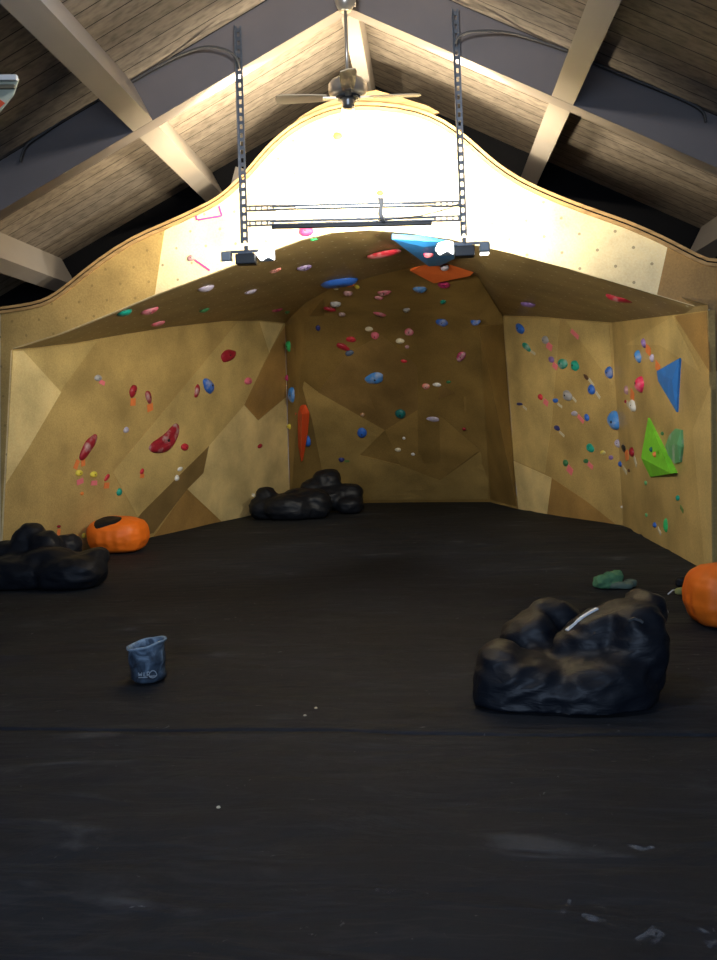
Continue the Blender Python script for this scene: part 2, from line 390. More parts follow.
# darker stained sheets, shade also put into the colour, at both ends of the fascia
lift = FP[1]
def fpanel(pts, mat, k, name='tint_and_shade_sheet'):
    return prism(name, [onF(*p)+lift*(.004*k) for p in pts], FP[1], .02, mat, fascia)
def lerp(a, b, t): return a+(b-a)*t
def seg(lst, x0, x1):
    def yat(x):
        for (a, b_) in zip(lst, lst[1:]):
            if a[0] <= x <= b_[0]: return lerp(a[1], b_[1], (x-a[0])/(b_[0]-a[0]))
    return [(x0, yat(x0))]+[p for p in lst if x0 < p[0] < x1]+[(x1, yat(x1))]
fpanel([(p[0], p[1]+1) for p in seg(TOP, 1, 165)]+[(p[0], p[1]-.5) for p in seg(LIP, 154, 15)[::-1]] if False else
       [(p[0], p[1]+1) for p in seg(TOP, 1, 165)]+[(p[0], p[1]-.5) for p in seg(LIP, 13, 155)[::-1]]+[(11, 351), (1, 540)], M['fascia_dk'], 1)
fpanel([(p[0], p[1]+1) for p in seg(TOP, 668, 717)]+[(730, 290), (730, 372), (711, 371), (710, 309)]+[(p[0], p[1]-.5) for p in seg(LIP, 657, 707)[::-1]], M['gold_br_shade'], 1)
fpanel([(711, 371), (730, 372), (732, 585), (714, 573)], M['gold_lit_hi'], 1)  # brightness of the lit strip put into its pale colour
# edge trims along the curved top: two laminated strips with a dark gap
def strip(name, off0, off1, d0, d1, mat):
    vs = []; fs = []
    P = [onFx(XL, zl)]+tops+[onFx(XE, zr)]
    Q = []
    for i in range(len(P)-1):
        for t in (0, .5): Q.append(P[i].lerp(P[i+1], t))
    Q.append(P[-1])
    sm = [Q[0]]+[(Q[i-1]+Q[i]*2+Q[i+1])/4 for i in range(1, len(Q)-1)]+[Q[-1]]
    tx = (FB-FA).normalized()
    for i, p in enumerate(sm):
        t = (sm[min(i+1, len(sm)-1)]-sm[max(i-1, 0)]).normalized(); nn = FP[1].cross(t)
        if nn.z < 0: nn = -nn
        vs += [p+nn*off0+FP[1]*d1, p+nn*off1+FP[1]*d1, p+nn*off1-FP[1]*d0, p+nn*off0-FP[1]*d0]
    for i in range(len(sm)-1):
        for k in range(4): fs.append([i*4+k, i*4+(k+1) % 4, i*4+4+(k+1) % 4, i*4+4+k])
    return S(mesh(name, vs, fs, mat))
strip('trim_1', -.032, -.004, .0, .035, M['edge'])
strip('trim_2', .012, .038, .05, .03, M['edge'])
strip('trim_3', -.004, .012, .05, .012, M['black_void'])
# plywood infill between the crest and the roof boards
def infill():
    low = [onF(x, y)+FP[1]*.0 for x, y in [(286, 131), (302, 120.5), (330, 107.5), (360, 102.5), (400, 105.5), (433, 114.5)]]
    hi = [onF(x, y)+FP[1]*.0 for x, y in [(439, 112), (428, 106), (400, 97), (376, 90), (355, 94), (335, 99), (318, 106), (300, 117), (289, 127)]]
    return S(prism('trim_4', low+hi, FP[1], .04, M['tan_ply'], col=False))
infill()

# ------------------------------------------------------------------ cave: left, right, back, roof
LW = plane3(fl(1, 570), fl(290, 506), onF(12, 350))
kink = atY(612, 322.5, 12.25)
R1 = plane3(fl(712, 573), fl(623, 525), kink)
R2 = plane3(fl(518, 509), fl(623, 525), kink)
def facing(P):
    n_ = P[1] if (EYE-P[0]).dot(P[1]) > 0 else -P[1]; return (P[0], n_)
LW, R1, R2 = facing(LW), facing(R1), facing(R2)
LT = [(12, 350), (40, 347), (75, 343), (120, 335), (170, 327), (225, 321), (262, 320.5), (285, 323)]
LBf = [(290, 506), (225, 522), (160, 537), (1, 570)]
LBf = [(x, y) for x, y in LBf]
wl = S(prism('wall_left', [atP(x, y, LW) for x, y in LT]+[atP(x, y, LW) for x, y in LBf], LW[1], .06, M['gold']))
RT2 = [(503, 315.5), (540, 316.5), (572, 319.5), (612, 322.5)]
RT1 = [(612, 322.5), (661, 316.5), (685, 313.5), (708, 310.5)]
wr = S(prism('wall_right', [atP(x, y, R2) for x, y in RT2]+[fl(623, 525), fl(518, 509)], R2[1], .06, M['gold']))
wr2 = S(prism('wall_right', [atP(x, y, R1) for x, y in RT1]+[fl(712, 573), fl(623, 525)], R1[1], .06, M['gold']))

for o_, P_ in ((wl, LW), (wr, R2), (wr2, R1)):
    dn = Vector((0, 0, -1)); dn = (dn-P_[1]*dn.dot(P_[1])).normalized()*.06
    for v_ in o_.data.vertices:
        if v_.co.z < .05: v_.co += dn

def panel(P, pts, mat, k, parent, proud=None):
    """wall facet, its light and shade put into the colour; proud = metres each corner stands off, giving a shallow facet"""
    proud = proud or [0]*len(pts)
    n = len(pts); front = [atP(x, y, P)+P[1]*(.004*k+q) for (x, y), q in zip(pts, proud)]
    back = [atP(x, y, P)-P[1]*.01 for x, y in pts]
    vs = front+back
    fs = [list(range(n)), list(range(n, 2*n))[::-1]]+[[i, (i+1) % n, n+(i+1) % n, n+i][::-1] for i in range(n)]
    me = bpy.data.meshes.new('tint_and_shade_sheet'); me.from_pydata([tuple(v) for v in vs], [], fs); me.update()
    bm = bmesh.new(); bm.from_mesh(me); bmesh.ops.triangulate(bm, faces=[f for f in bm.faces if len(f.verts) > 4]); bmesh.ops.recalc_face_normals(bm, faces=bm.faces)
    bm.to_mesh(me); bm.free()
    collect([v.co for v in me.vertices], [list(p_.vertices) for p_ in me.polygons])
    return link('tint_and_shade_sheet', me, mat, parent)
panel(LW, [(13, 351), (23, 350.5), (59.6, 392), (27, 450), (5.5, 484)], M['gold_lit_hi'], 1, wl, [0, 0, .02, 0, 0])
panel(LW, [(23, 350.5), (60, 346.5), (97, 341), (59.6, 392)], M['gold_lit'], 1, wl)
panel(LW, [(237, 322.5), (262, 321.5), (270, 352), (244, 405), (208.6, 446), (140, 533), (137, 516), (113, 472)], M['gold_lit'], 1, wl)
panel(LW, [(259, 321.5), (283, 324), (269, 352)], M['gold_lit_hi'], 2, wl)
panel(LW, [(285, 326), (286, 397), (258, 420.5), (244, 405), (269, 352)], M['gold_br_shade'], 1, wl)
panel(LW, [(208.6, 446), (203, 473), (187, 489), (153, 533), (140, 536), (137, 518), (142, 512)], M['gold_shade'], 2, wl)
panel(LW, [(187, 489), (222, 522), (153, 537)], M['gold_br_shade'], 1, wl)
panel(LW, [(244, 405), (258, 420.5), (286, 397), (290, 506), (222, 522), (187, 489), (203, 473), (208.6, 446)], M['gold_lit_hi'], 1, wl)
panel(R1, [(675, 316), (707, 311.5), (710, 372)], M['gold_br_shade'], 1, wr2)
panel(R1, [(693, 430), (711, 385), (712.5, 571), (705, 567)], M['gold_lit'], 1, wr2)
panel(R1, [(625, 345), (673, 316), (700, 372), (660, 345)], M['gold_lit'], 1, wr2)
panel(R2, [(514, 461), (552, 478), (547, 516), (519, 509)], M['gold_lit_hi'], 2, wr)
panel(R2, [(552, 478), (585, 500), (616, 524.5), (547, 516)], M['gold_br_shade'], 1, wr)
panel(R2, [(505, 317), (560, 319.5), (552, 420), (545, 473), (514, 460)], M['gold_lit'], 1, wr)
panel(R2, [(566, 320.5), (609, 324), (613, 385)], M['gold_lit'], 1, wr)

# roof of the cave (soffit) and back wall, as surfaces between rows of points
top_row, in_row = [], []
cols = [((12, 349), atP(12, 350, LW)), ((36, 341.5), atP(40, 347, LW)), ((60, 334), atP(75, 343, LW)), ((110, 314), atP(120, 335, LW)), ((160, 293), atP(170, 327, LW)),
        ((210, 274), atP(225, 321, LW)), ((250, 258.5), atP(262, 320.5, LW)), ((285, 245.5), atP(285, 323, LW)),
        ((300, 240), atY(305, 303, 13.6)), ((330, 233), atY(332, 288, 12.6)), ((370, 230), atY(372, 277, 12.0)), ((410, 233), atY(408, 268, 11.8)),
        ((450, 239), atY(445, 265, 11.8)), ((480, 246), atY(478, 277, 12.4)), ((510, 253), atP(503, 315.5, R2)), ((530, 258.5), atP(540, 316.5, R2)),
        ((570, 269), atP(572, 319.5, R2)), ((600, 278), atP(612, 322.5, R2)), ((650, 293), atP(661, 316.5, R1)), ((680, 302), atP(685, 313.5, R1)), ((708, 310), atP(708, 310.5, R1))]
vs = [onF(*a)-FP[1]*.01 for a, _ in cols]+[b_ for _, b_ in cols]; n = len(cols)
up = Vector((0, 0, .05))
fs = [[i, i+1, n+i+1, n+i] for i in range(n-1)]
me_v, me_f = list(vs), list(fs)
collect(me_v, me_f)
def shell(name, V, F, off, rim, mat):
    n_ = len(V); k = 2*n_
    vs_ = list(V)+[v+off for v in V]+list(V)+[v+off for v in V]
    f_ = F+[[i+n_ for i in f][::-1] for f in F]+[[k+a, k+b_, k+n_+b_, k+n_+a] for a, b_ in rim]
    o = S(mesh(name, vs_, f_, mat, fixn=False))
    for p in o.data.polygons[:len(F)]: p.use_smooth = True
    return o
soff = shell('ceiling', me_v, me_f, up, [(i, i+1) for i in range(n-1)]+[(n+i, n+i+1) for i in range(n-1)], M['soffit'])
# back wall: crease row -> mid row -> floor row
c0 = atP(285, 323, LW); c1 = atP(503, 315.5, R2)
cre = [c0]+[cols[i][1] for i in range(8, 14)]+[c1]
mid = [c0.lerp(fl(290, 506), .02), atY(305, 322, 14.3), atY(332, 321, 14.3), atY(372, 320, 14.3), atY(408, 319, 14.2), atY(445, 319, 14.1), atY(478, 321, 13.9), c1.lerp(fl(518, 509), .02)]
flo = [fl(290, 506), fl(315, 504), fl(340, 503), fl(370, 502), fl(410, 501.5), fl(450, 501.5), fl(490, 501.5), fl(518, 509)]
flo = [p-Vector((0, 0, .05)) for p in flo]
bv = cre+mid+flo; q = 8
bf = [[r*q+i, r*q+i+1, (r+1)*q+i+1, (r+1)*q+i] for r in range(2) for i in range(q-1)]
collect(bv, bf)
back_d = Vector((0, .05, .02))
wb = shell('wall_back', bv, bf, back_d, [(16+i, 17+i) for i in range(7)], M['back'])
def bvh(): return BVHTree.FromPolygons([tuple(v) for v in WB_V], WB_F, epsilon=0)
TREE = bvh()
def cast(px, py, tree=None):
    loc, nrm, idx, dist = (tree or TREE).ray_cast(EYE, ray(px, py), 60)
    if loc is None: return None, None
    if nrm.dot(EYE-loc) < 0: nrm = -nrm
    return loc, nrm
def draped(pts, mat, k, parent, nsub=10):
    """tint and shade sheet following the bent back wall: triangulated polygon subdivided and laid on the surface"""
    me = bpy.data.meshes.new('tint_and_shade_sheet'); bm = bmesh.new()
    f = bm.faces.new([bm.verts.new((x, y, 0)) for x, y in pts]); bmesh.ops.triangulate(bm, faces=[f])
    for _ in range(2): bmesh.ops.subdivide_edges(bm, edges=bm.edges[:], cuts=1, use_grid_fill=True)
    bmesh.ops.triangulate(bm, faces=bm.faces[:])
    for v in bm.verts:
        l_, n_ = cast(v.co.x, v.co.y, TREE)
        v.co = l_+n_*(.006*k)
    bmesh.ops.recalc_face_normals(bm, faces=bm.faces)
    ret = bmesh.ops.extrude_face_region(bm, geom=bm.faces[:])
    for e in ret['geom']:
        if isinstance(e, bmesh.types.BMVert): e.co += Vector((0, .012, .004))
    bm.to_mesh(me); bm.free()
    return link('tint_and_shade_sheet', me, mat, parent)
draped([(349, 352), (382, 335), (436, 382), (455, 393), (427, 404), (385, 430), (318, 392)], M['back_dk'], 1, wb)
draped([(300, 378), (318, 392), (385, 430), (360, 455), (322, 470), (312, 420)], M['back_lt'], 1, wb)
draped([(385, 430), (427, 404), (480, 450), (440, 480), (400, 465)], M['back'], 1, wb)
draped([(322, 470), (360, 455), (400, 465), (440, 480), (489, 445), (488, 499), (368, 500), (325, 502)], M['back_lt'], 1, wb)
TREE = bvh()

# gable bulkhead blackened for shadow, side walls, rear wall with an added fill window
gy = 10.42
pts = [onF(x, y) for x, y in TOP]
low = [Vector((XL, gy, 2.2))]+[Vector((p.x*1.05, gy, p.z-.1)) for p in pts]+[Vector((XE, gy, 2.0))]
S(prism('wall_gable_shade', low+[Vector((XE, gy, deckz(XE))), Vector((XR, gy, ZR)), Vector((XL, gy, deckz(XL)))], Vector((0, -1, 0)), .05, M['black_void'], col=False))
S(prism('wall_west', [Vector((XL, Y0, 0)), Vector((XL, 10.4, 0)), Vector((XL, 10.4, deckz(XL))), Vector((XL, Y0, deckz(XL)))], Vector((1, 0, 0)), .1, M['plaster'], col=False))
S(prism('wall_east', [Vector((XE, Y0, 0)), Vector((XE, 10.4, 0)), Vector((XE, 10.4, deckz(XE))), Vector((XE, Y0, deckz(XE)))], Vector((-1, 0, 0)), .1, M['plaster'], col=False))
wx0, wx1, wz0, wz1 = -2.4, 1.2, 1.4, 3.8
b = B()
def yz(pp): return [Vector((x, Y0, z)) for x, z in pp]
rb = []
for poly in ([(XL, 0), (XE, 0), (XE, wz0), (XL, wz0)], [(XL, wz0), (wx0, wz0), (wx0, deckz(wx0)), (XL, deckz(XL))],
             [(wx1, wz0), (XE, wz0), (XE, deckz(XE)), (wx1, deckz(wx1))], [(wx0, wz1), (wx1, wz1), (wx1, deckz(wx1)), (XR, ZR), (wx0, deckz(wx0))]):
    k = len(poly); P0 = yz(poly); P1 = [p-Vector((0, .1, 0)) for p in P0]
    b.add(P0+P1, [list(range(k)), list(range(k, 2*k))[::-1]]+[[i, (i+1) % k, k+(i+1) % k, k+i] for i in range(k)])
S(b.out('wall_rear', M['plaster']))
b = B()
for z in (wz0, (wz0+wz1)/2, wz1): b.box(((wx0+wx1)/2, Y0-.04, z), (wx1-wx0, .06, .07))
for x in (wx0, (wx0+wx1)/2, wx1): b.box((x, Y0-.04, (wz0+wz1)/2), (.07, .06, wz1-wz0))
S(b.out('added_window_1', M['white_metal']))

# ------------------------------------------------------------------ padded floor
def floor():
    random.seed(3)
    xs = [XL+i*(XE-XL)/110 for i in range(111)]
    sy = 4.37
    def frange(a, c, st):
        r = []; v = a
        while v < c-1e-6: r.append(v); v += st
        return r
    ys = frange(Y0, sy-.12, .14)+[sy-.1, sy-.05, sy-.013, sy-.008, sy-.002, sy+.004, sy+.03, sy+.07, sy+.12]+frange(sy+.18, 8, .075)+frange(8, 17.4, .14)+[17.4]
    vs = []
    for yy in ys:
        for x in xs:
            y = yy-.045*(x+.5)+(.018*noise.noise(Vector((x*1.3, 0, 4))) if abs(yy-sy) < .2 else 0)
            z = .012*noise.noise(Vector((x*.5, y*.9, 0)))
            rdg = noise.noise(Vector((x*.55+y*.12, y*2.6-x*.3, 7)))
            z += .028*max(0, 1-abs(rdg)*6)*max(0, noise.noise(Vector((x*.4, y*.4, 9)))+.25)
            d = yy-sy
            if -.009 < d < -.001: z = -.04
            elif d >= -.001: z += .005*math.exp(-max(d, 0)*3)
            vs.append((x, y, z-.008))
    nx = len(xs)
    fs = [[j*nx+i, j*nx+i+1, (j+1)*nx+i+1, (j+1)*nx+i] for j in range(len(ys)-1) for i in range(nx-1)]
    S(mesh('floor', vs, fs, M['floor'], smooth=True))
floor()

# ------------------------------------------------------------------ hanging rack of slotted angle iron
RY = 7.56
def slotted(p0, p1, wd, side, nslot, sfrac=.55):
    """perforated strip: two rails with webs between the slots, plus a folded flange"""
    p0 = Vector(p0); p1 = Vector(p1); b = B(); t = (p1-p0); L = t.length; t.normalize(); s = Vector(side).normalized(); n = t.cross(s)
    rw = wd*.3
    for k in (-1, 1): b.bar(p0+s*k*(wd-rw)/2, p1+s*k*(wd-rw)/2, rw, .004, up=n)
    st = L/nslot
    for i in range(nslot): 
        c = p0+t*(i+.5)*st
        b.bar(c-t*st*(1-sfrac)/2, c+t*st*(1-sfrac)/2, wd*.5, .004, up=n)
    b.bar(p0-s*wd/2+n*.018, p1-s*wd/2+n*.018, .004, .036, up=n)
    return b
pl0, pl1 = atY(238, 26, RY), atY(245, 243, RY)
pr0, pr1 = atY(455, 9, RY), atY(464, 236, RY)
tag(slotted(pl0, pl1, .055, (1, 0, 0), 26).out('hanging_post', M['steel']), 'left slotted steel post hanging from the main beam', 'metal post', 'slotted steel posts of the hanging lamp rack')
tag(slotted(pr0, pr1, .055, (1, 0, 0), 26).out('hanging_post', M['steel']), 'right slotted steel post hanging from the main beam', 'metal post', 'slotted steel posts of the hanging lamp rack')
ry = RY-.03
def crossbar(y0p, y1p, label, under):
    t = empty('cross_bar', atY(352, (y0p+y1p)/2, ry), label, 'metal bar', 'cross bars of the hanging lamp rack')
    o = t.location.copy()
    def loc(px, py): return atY(px, py, ry)-o
    def yb(x): return lerp(y0p, y1p, (x-247)/(462-247))
    slotted(loc(247, yb(247)), loc(276, yb(276)), .05, (0, 0, 1), 5, .7).out('slotted_end', M['steel'], t)
    slotted(loc(432, yb(432)), loc(462, yb(462)), .05, (0, 0, 1), 5, .7).out('slotted_end', M['steel'], t)
    b = B(); b.bar(loc(270, yb(270)-1.5), loc(436, yb(436)-1.5), .03, .014); b.bar(loc(270, yb(270)+1.6), loc(436, yb(436)+1.6), .03, .01)
    b.out('rail', M['steel'], t)
    if under:
        b = B(); b.bar(loc(272, yb(272)+4.5), loc(432, yb(432)+4.5), .05, .022); b.out('lower_tube', M['steel_dk'], t)
    else:
        b = B(); b.bar(loc(296, yb(296)+.4), loc(402, yb(402)+.4), .02, .012); b.out('inner_tube', M['lens'], t)['label'] = 'lit white tube'
crossbar(208.5, 203.5, 'upper horizontal bar between the two hanging steel posts', False)
crossbar(223.5, 218, 'lower horizontal bar between the two hanging steel posts, with a dark tube under it', True)
b = B(); b.tube([atY(376, 221, ry-.04), atY(395, 219, ry-.04), atY(420, 216, ry-.04), atY(436, 212, ry-.04), atY(450, 208, ry-.04), atY(458, 204, ry-.04)], .005, 6)
tag(b.out('cable', M['cable'], smooth=True), 'thin dark lead looping from the lower rack bar up to the right post', 'cable')
b = B()
for dx in (0, 1): b.tube([atY(379+dx*3, 198, ry-.05), atY(381+dx, 206, ry-.05), atY(379+dx*2, 214, ry-.05), atY(384, 221, ry-.05)], .012, 6)
tag(b.out('cable_tie', M['white_metal'], smooth=True), 'white wrapped cable end clipped across the middle of the rack bars', 'cable')

def flood(px, py, inner, label):
    base = atY(px, py, RY)
    t = empty('flood_light', base, label, 'flood light', 'flood lights at the foot of the hanging rack')
    b = B(); b.tube([(0, 0, .0), (0, 0, -.05)], .018, 10); b.bar((-.17, 0, -.045), (.2, 0, -.045), .022, .02); b.out('bracket', M['steel'], t)
    o = B().box((.0, -.01, -.115), (.165, .12, .085)).out('ballast_box', M['steel_dk'], t); bevel(o, .008)
    o = B().box((.0, -.01, -.068), (.12, .1, .02)).out('box_lid', M['steel'], t)
    h = B().box((-inner*.165, -.01, -.085), (.085, .09, .085)).out('lamp_head', M['grey_metal'], t); bevel(h, .015, 3)
    B().box((-inner*.165, .02, -.132), (.07, .07, .012)).out('lens', M['lens'], h)
    h = B().box((inner*.165, .02, -.078), (.13, .06, .10), Matrix.Rotation(math.radians(-25), 3, 'X')).out('lamp_head', M['grey_metal'], t); bevel(h, .012, 3)
    o = B().add([(inner*.165+x_*.075, y_-.02, -.075+z_) for y_ in (-.02, .03) for x_, z_ in ((-1, -.01), (-.55, -.055), (.35, -.03), (1, -.055), (1, .045), (.3, .055), (-.6, .04))],
            [[0, 1, 2, 3, 4, 5, 6], [13, 12, 11, 10, 9, 8, 7]]+[[k, (k+1) % 7, 7+(k+1) % 7, 7+k] for k in range(7)]).out('lit_reflector', M['lens'], h); bevel(o, .008, 2)
    o['label'] = 'glowing white reflector'
    return t
flood(246, 246, 1, 'left flood light cluster below the left hanging post')
flood(464, 238, -1, 'right flood light cluster below the right hanging post')

# conduit cables on the main beam
def cable(pts, Ys, label):
    P = [atY(x, y, Y) for (x, y), Y in zip(pts, Ys)]
    # catmull-rom
    Q = []
    for i in range(len(P)-1):
        a, b1, c_, d = P[max(i-1, 0)], P[i], P[i+1], P[min(i+2, len(P)-1)]
        for k in range(5):
            t = k/5; Q.append(.5*((2*b1)+(-a+c_)*t+(2*a-5*b1+4*c_-d)*t*t+(-a+3*b1-3*c_+d)*t**3))
    Q.append(P[-1])
    tag(B().tube(Q, .011, 7).out('cable', M['cable'], smooth=True), label, 'cable', 'power leads running along the main beam')
cable([(239, 68), (236, 58), (226, 50), (205, 47), (180, 55), (155, 68), (129, 83)], [7.53, 7.5, 7.48, 7.5, 7.54, 7.56, 7.56], 'grey cable arching left from the left post to the near left purlin')
cable([(104, 96), (75, 112), (45, 132), (26, 146), (20, 162)], [7.56]*5, 'dark cable along the main beam at the far left, past the purlin')
cable([(456, 44), (459, 37), (470, 32), (492, 31), (515, 34), (545, 43), (568, 51)], [7.53, 7.5, 7.48, 7.5, 7.54, 7.56, 7.56], 'grey cable arching right from the right post to the near right purlin')
cable([(592, 62), (625, 76), (660, 90), (690, 103), (703, 112), (706, 122)], [7.56]*6, 'dark cable along the main beam at the far right, past the purlin')

# ------------------------------------------------------------------ ceiling fan
def fan():
    Y = 7.3
    hub = atY(348, 92, Y)
    t = empty('ceiling_fan', hub, 'brushed nickel ceiling fan on a long rod hanging from the ridge', 'ceiling fan')
    top = 5.34-.42-hub.z
    B().lathe([(.088, top), (.088, top-.05), (.075, top-.11), (.045, top-.16), (.03, top-.165)], 28).out('canopy', M['chrome'], t, smooth=True)
    B().lathe([(.092, top+.002), (.092, top-.02)], 28).out('canopy_ring', M['white_metal'], t)
    B().tube([(0, 0, top-.16), (0, 0, .07)], .014, 12).out('rod', M['chrome'], t, smooth=True)
    B().lathe([(.03, .11), (.045, .095), (.13, .085), (.152, .06), (.156, .02), (.152, -.01), (.135, -.03), (.06, -.045)], 36).out('motor_housing', M['chrome'], t, smooth=True)
    B().lathe([(.1, -.04), (.1, -.052), (.058, -.055)], 30).out('flywheel', M['steel_dk'], t, smooth=True)
    B().lathe([(.06, -.05), (.052, -.075), (.05, -.1), (.045, -.125), (.02, -.13)], 28).out('switch_housing', M['chrome'], t, smooth=True)
    for k in range(4):
        a = math.radians(5+90*k); R = Matrix.Rotation(a, 3, 'Z'); P = Matrix.Rotation(math.radians(10), 3, 'X')
        b = B(); b.bar(R @ Vector((.08, 0, -.05)), R @ Vector((.2, 0, -.045)), .05, .012)
        br = b.out('blade_arm', M['chrome'], t)
        o = [(.17, -.045), (.3, -.058), (.5, -.066), (.56, -.055), (.58, 0), (.56, .055), (.5, .066), (.3, .058), (.17, .045)]
        vs = [R @ (P @ Vector((0, y, 0))+Vector((x, 0, -.045+z))) for z in (0, .008) for x, y in o]; m_ = len(o)
        mesh('blade', vs, [list(range(m_)), list(range(m_, 2*m_))[::-1]]+[[i, (i+1) % m_, m_+(i+1) % m_, m_+i] for i in range(m_)], M['blade'], t)
fan()

# pendant lamp that carries the room light (overhead, above the frame)
t = empty('pendant_lamp', (-.55, 4.7, 4.42), 'pendant lamp hanging below the ridge above the camera view', 'lamp')
B().tube([(0, 0, 4.92-4.42), (0, 0, .2)], .008, 8).out('cord', M['cable'], t)
B().lathe([(.03, .24), (.05, .2), (.05, .19)], 20).out('lamp_shade', M['white_metal'], t, smooth=True)

# hanging banner, cut by the left edge
bY = 5.2
def banner():
    a, b_, c_, d = atY(-40, 79, bY), atY(18.5, 78.5, bY), atY(13, 95, bY), atY(0, 111, bY)
    o = a.copy()
    t = empty('banner', o, 'white hanging banner with an orange-red mark at the left edge under the roof', 'banner')
    th = Vector((0, .012, 0)); pts = [a, b_, c_, d, atY(-14, 128, bY), atY(-40, 128, bY)]; n = len(pts)
    vs = [p-o for p in pts]+[p-o+th for p in pts]
    mesh('cloth', vs, [list(range(n)), list(range(n, 2*n))[::-1]]+[[i, (i+1) % n, n+(i+1) % n, n+i] for i in range(n)], plain('banner_cloth', (.55, .56, .42), .7), t)
    B().bar(a-o+Vector((0, -.02, -.004)), b_-o+Vector((0, -.02, -.004)), .03, .03).out('top_rod', M['white_metal'], t)
    B().bar(atY(-40, 88, bY)-o+Vector((0, -.012, 0)), atY(15.5, 87.5, bY)-o+Vector((0, -.012, 0)), .02, .022).out('hem', plain('banner_hem', (.16, .14, .09), .7), t)
    q = [atY(-12, 100, bY-.004), atY(0, 99.5, bY-.004), atY(5, 103, bY-.004), atY(0, 107.5, bY-.004), atY(-12, 112, bY-.004)]
    mesh('printed_mark', [p-o for p in q]+[p-o+Vector((0, .003, 0)) for p in q], [[0, 1, 2, 3, 4], [9, 8, 7, 6, 5]]+[[i, (i+1) % 5, 5+(i+1) % 5, 5+i] for i in range(5)], plain('banner_red', (.85, .1, .03), .6), t)
    top = deckz(a.x)-o.z
    B().tube([(0, 0, top), (0, 0, 0)], .004, 6).out('cord', M['cable'], t)
banner()

# ------------------------------------------------------------------ climbing holds
rnd = random.Random(11)
def hold_shape(kind, seed, n=22, rings=7):
    r0 = random.Random(seed); ph = [r0.uniform(0, 6.28) for _ in range(4)]
    def R(a):
        v = 1+.05*math.sin(2*a+ph[0])+.05*math.sin(3*a+ph[1])+.03*math.sin(5*a+ph[2])
        if kind == 'drop': v *= 1-.28*math.cos(a)*(.5+.5*math.cos(a))
        if kind in ('edge', 'rail'): v *= 1+.06*math.cos(2*a)
        if kind == 'knob': v = 1+.03*math.sin(3*a+ph[1])
        return v
    def H(r, x, y):
        d = math.sqrt(max(0, 1-r*r))
        if kind == 'edge': return d*(.62+.38*y)+.1*d
        if kind == 'rail': return d*(.75+.25*y)
        if kind == 'jug': return d*(1-.45*math.exp(-((x)**2+(y-.25)**2)/.12))
        if kind == 'flat': return min(1, (1-r)*5)*.7+d*.3
        if kind == 'banana': return d*(1-.35*math.exp(-((y-.2)**2)/.1)*(1-x*x))
        return d*(1+.08*math.sin(4*x+ph[3]))
    vs = []
    for j in range(rings+1):
        r = j/rings if j else .02
        r = math.sin(r*math.pi/2) if kind != 'flat' else r
        for k in range(n):
            a = 2*math.pi*k/n; x = r*R(a)*math.cos(a); y = r*R(a)*math.sin(a)
            z = H(r, x, y)
            if kind == 'banana': y += .55*(x*x-.4)
            vs.append((x, y, z))
    last = vs[-n:]
    vs += [(x, y, -.12) for x, y, z in last]
    fs = [list(range(n))]+[[j*n+k, (j+1)*n+k, (j+1)*n+(k+1) % n, j*n+(k+1) % n] for j in range(rings+1) for k in range(n)]
    fs.append([(rings+1)*n+k for k in range(n)][::-1])
    return vs, fs
BOLTS = []
def frame_at(px, py, ang):
    loc, nrm = cast(px, py)
    a = math.radians(ang)
    e = 4.0
    def on(qx, qy):
        d = ray(qx, qy); return EYE+d*((loc-EYE).dot(nrm)/d.dot(nrm))
    u = on(px+e*math.cos(a), py-e*math.sin(a))-loc; v = on(px-e*math.sin(a), py-e*math.cos(a))-loc
    return loc, nrm, u/e, v/e
ZONE = {'L': 'climbing holds on the left wall', 'B': 'climbing holds on the back wall', 'S': 'climbing holds on the cave roof', 'R': 'climbing holds on the right wall', 'F': 'climbing holds on the upper wall'}
def hold(px, py, w_, h_, ang, col, kind, zone, label, chalk=0, depth=None):
    loc, nrm, u, v = frame_at(px, py, ang)
    pix = (loc-EYE).length/FPX
    lim = 2.4 if zone == 'S' else 1.75
    un = min(u.length, pix*lim)*.9; vn = min(v.length, pix*lim)*.9
    ud = u.normalized(); vd = nrm.cross(ud)
    if vd.dot(v) < 0: vd = -vd
    sx = w_/2*un; sy = h_/2*vn
    sz = depth*pix if depth else min(sx, sy)*(.5 if zone == 'S' else .7)
    sz = max(sz, .012)
    vs, fs = hold_shape(kind, int(px*7+py*13))
    P = [ud*(x*sx)+vd*(y*sy)+nrm*(z*sz) for x, y, z in vs]
    big = min(w_, h_) >= 6.5 and kind not in ('rail',)
    o = mesh('climbing_hold', P, fs, hmat(col, chalk), None, smooth=True, loc=loc)
    tag(o, label, 'climbing hold', ZONE[zone])
    if big:
        top = max(z for x, y, z in vs[:22])*sz
        rr = min(sx, sy)*.16; n = 10
        c = nrm*(top+.001)
        ring = [c+(ud*math.cos(6.283*k/n)+vd*math.sin(6.283*k/n))*rr for k in range(n)]
        mesh('bolt', ring+[p-nrm*.012 for p in ring], [list(range(n)), list(range(n, 2*n))[::-1]]+[[k, (k+1) % n, n+(k+1) % n, n+k] for k in range(n)], M['bolt'], o)
    return o
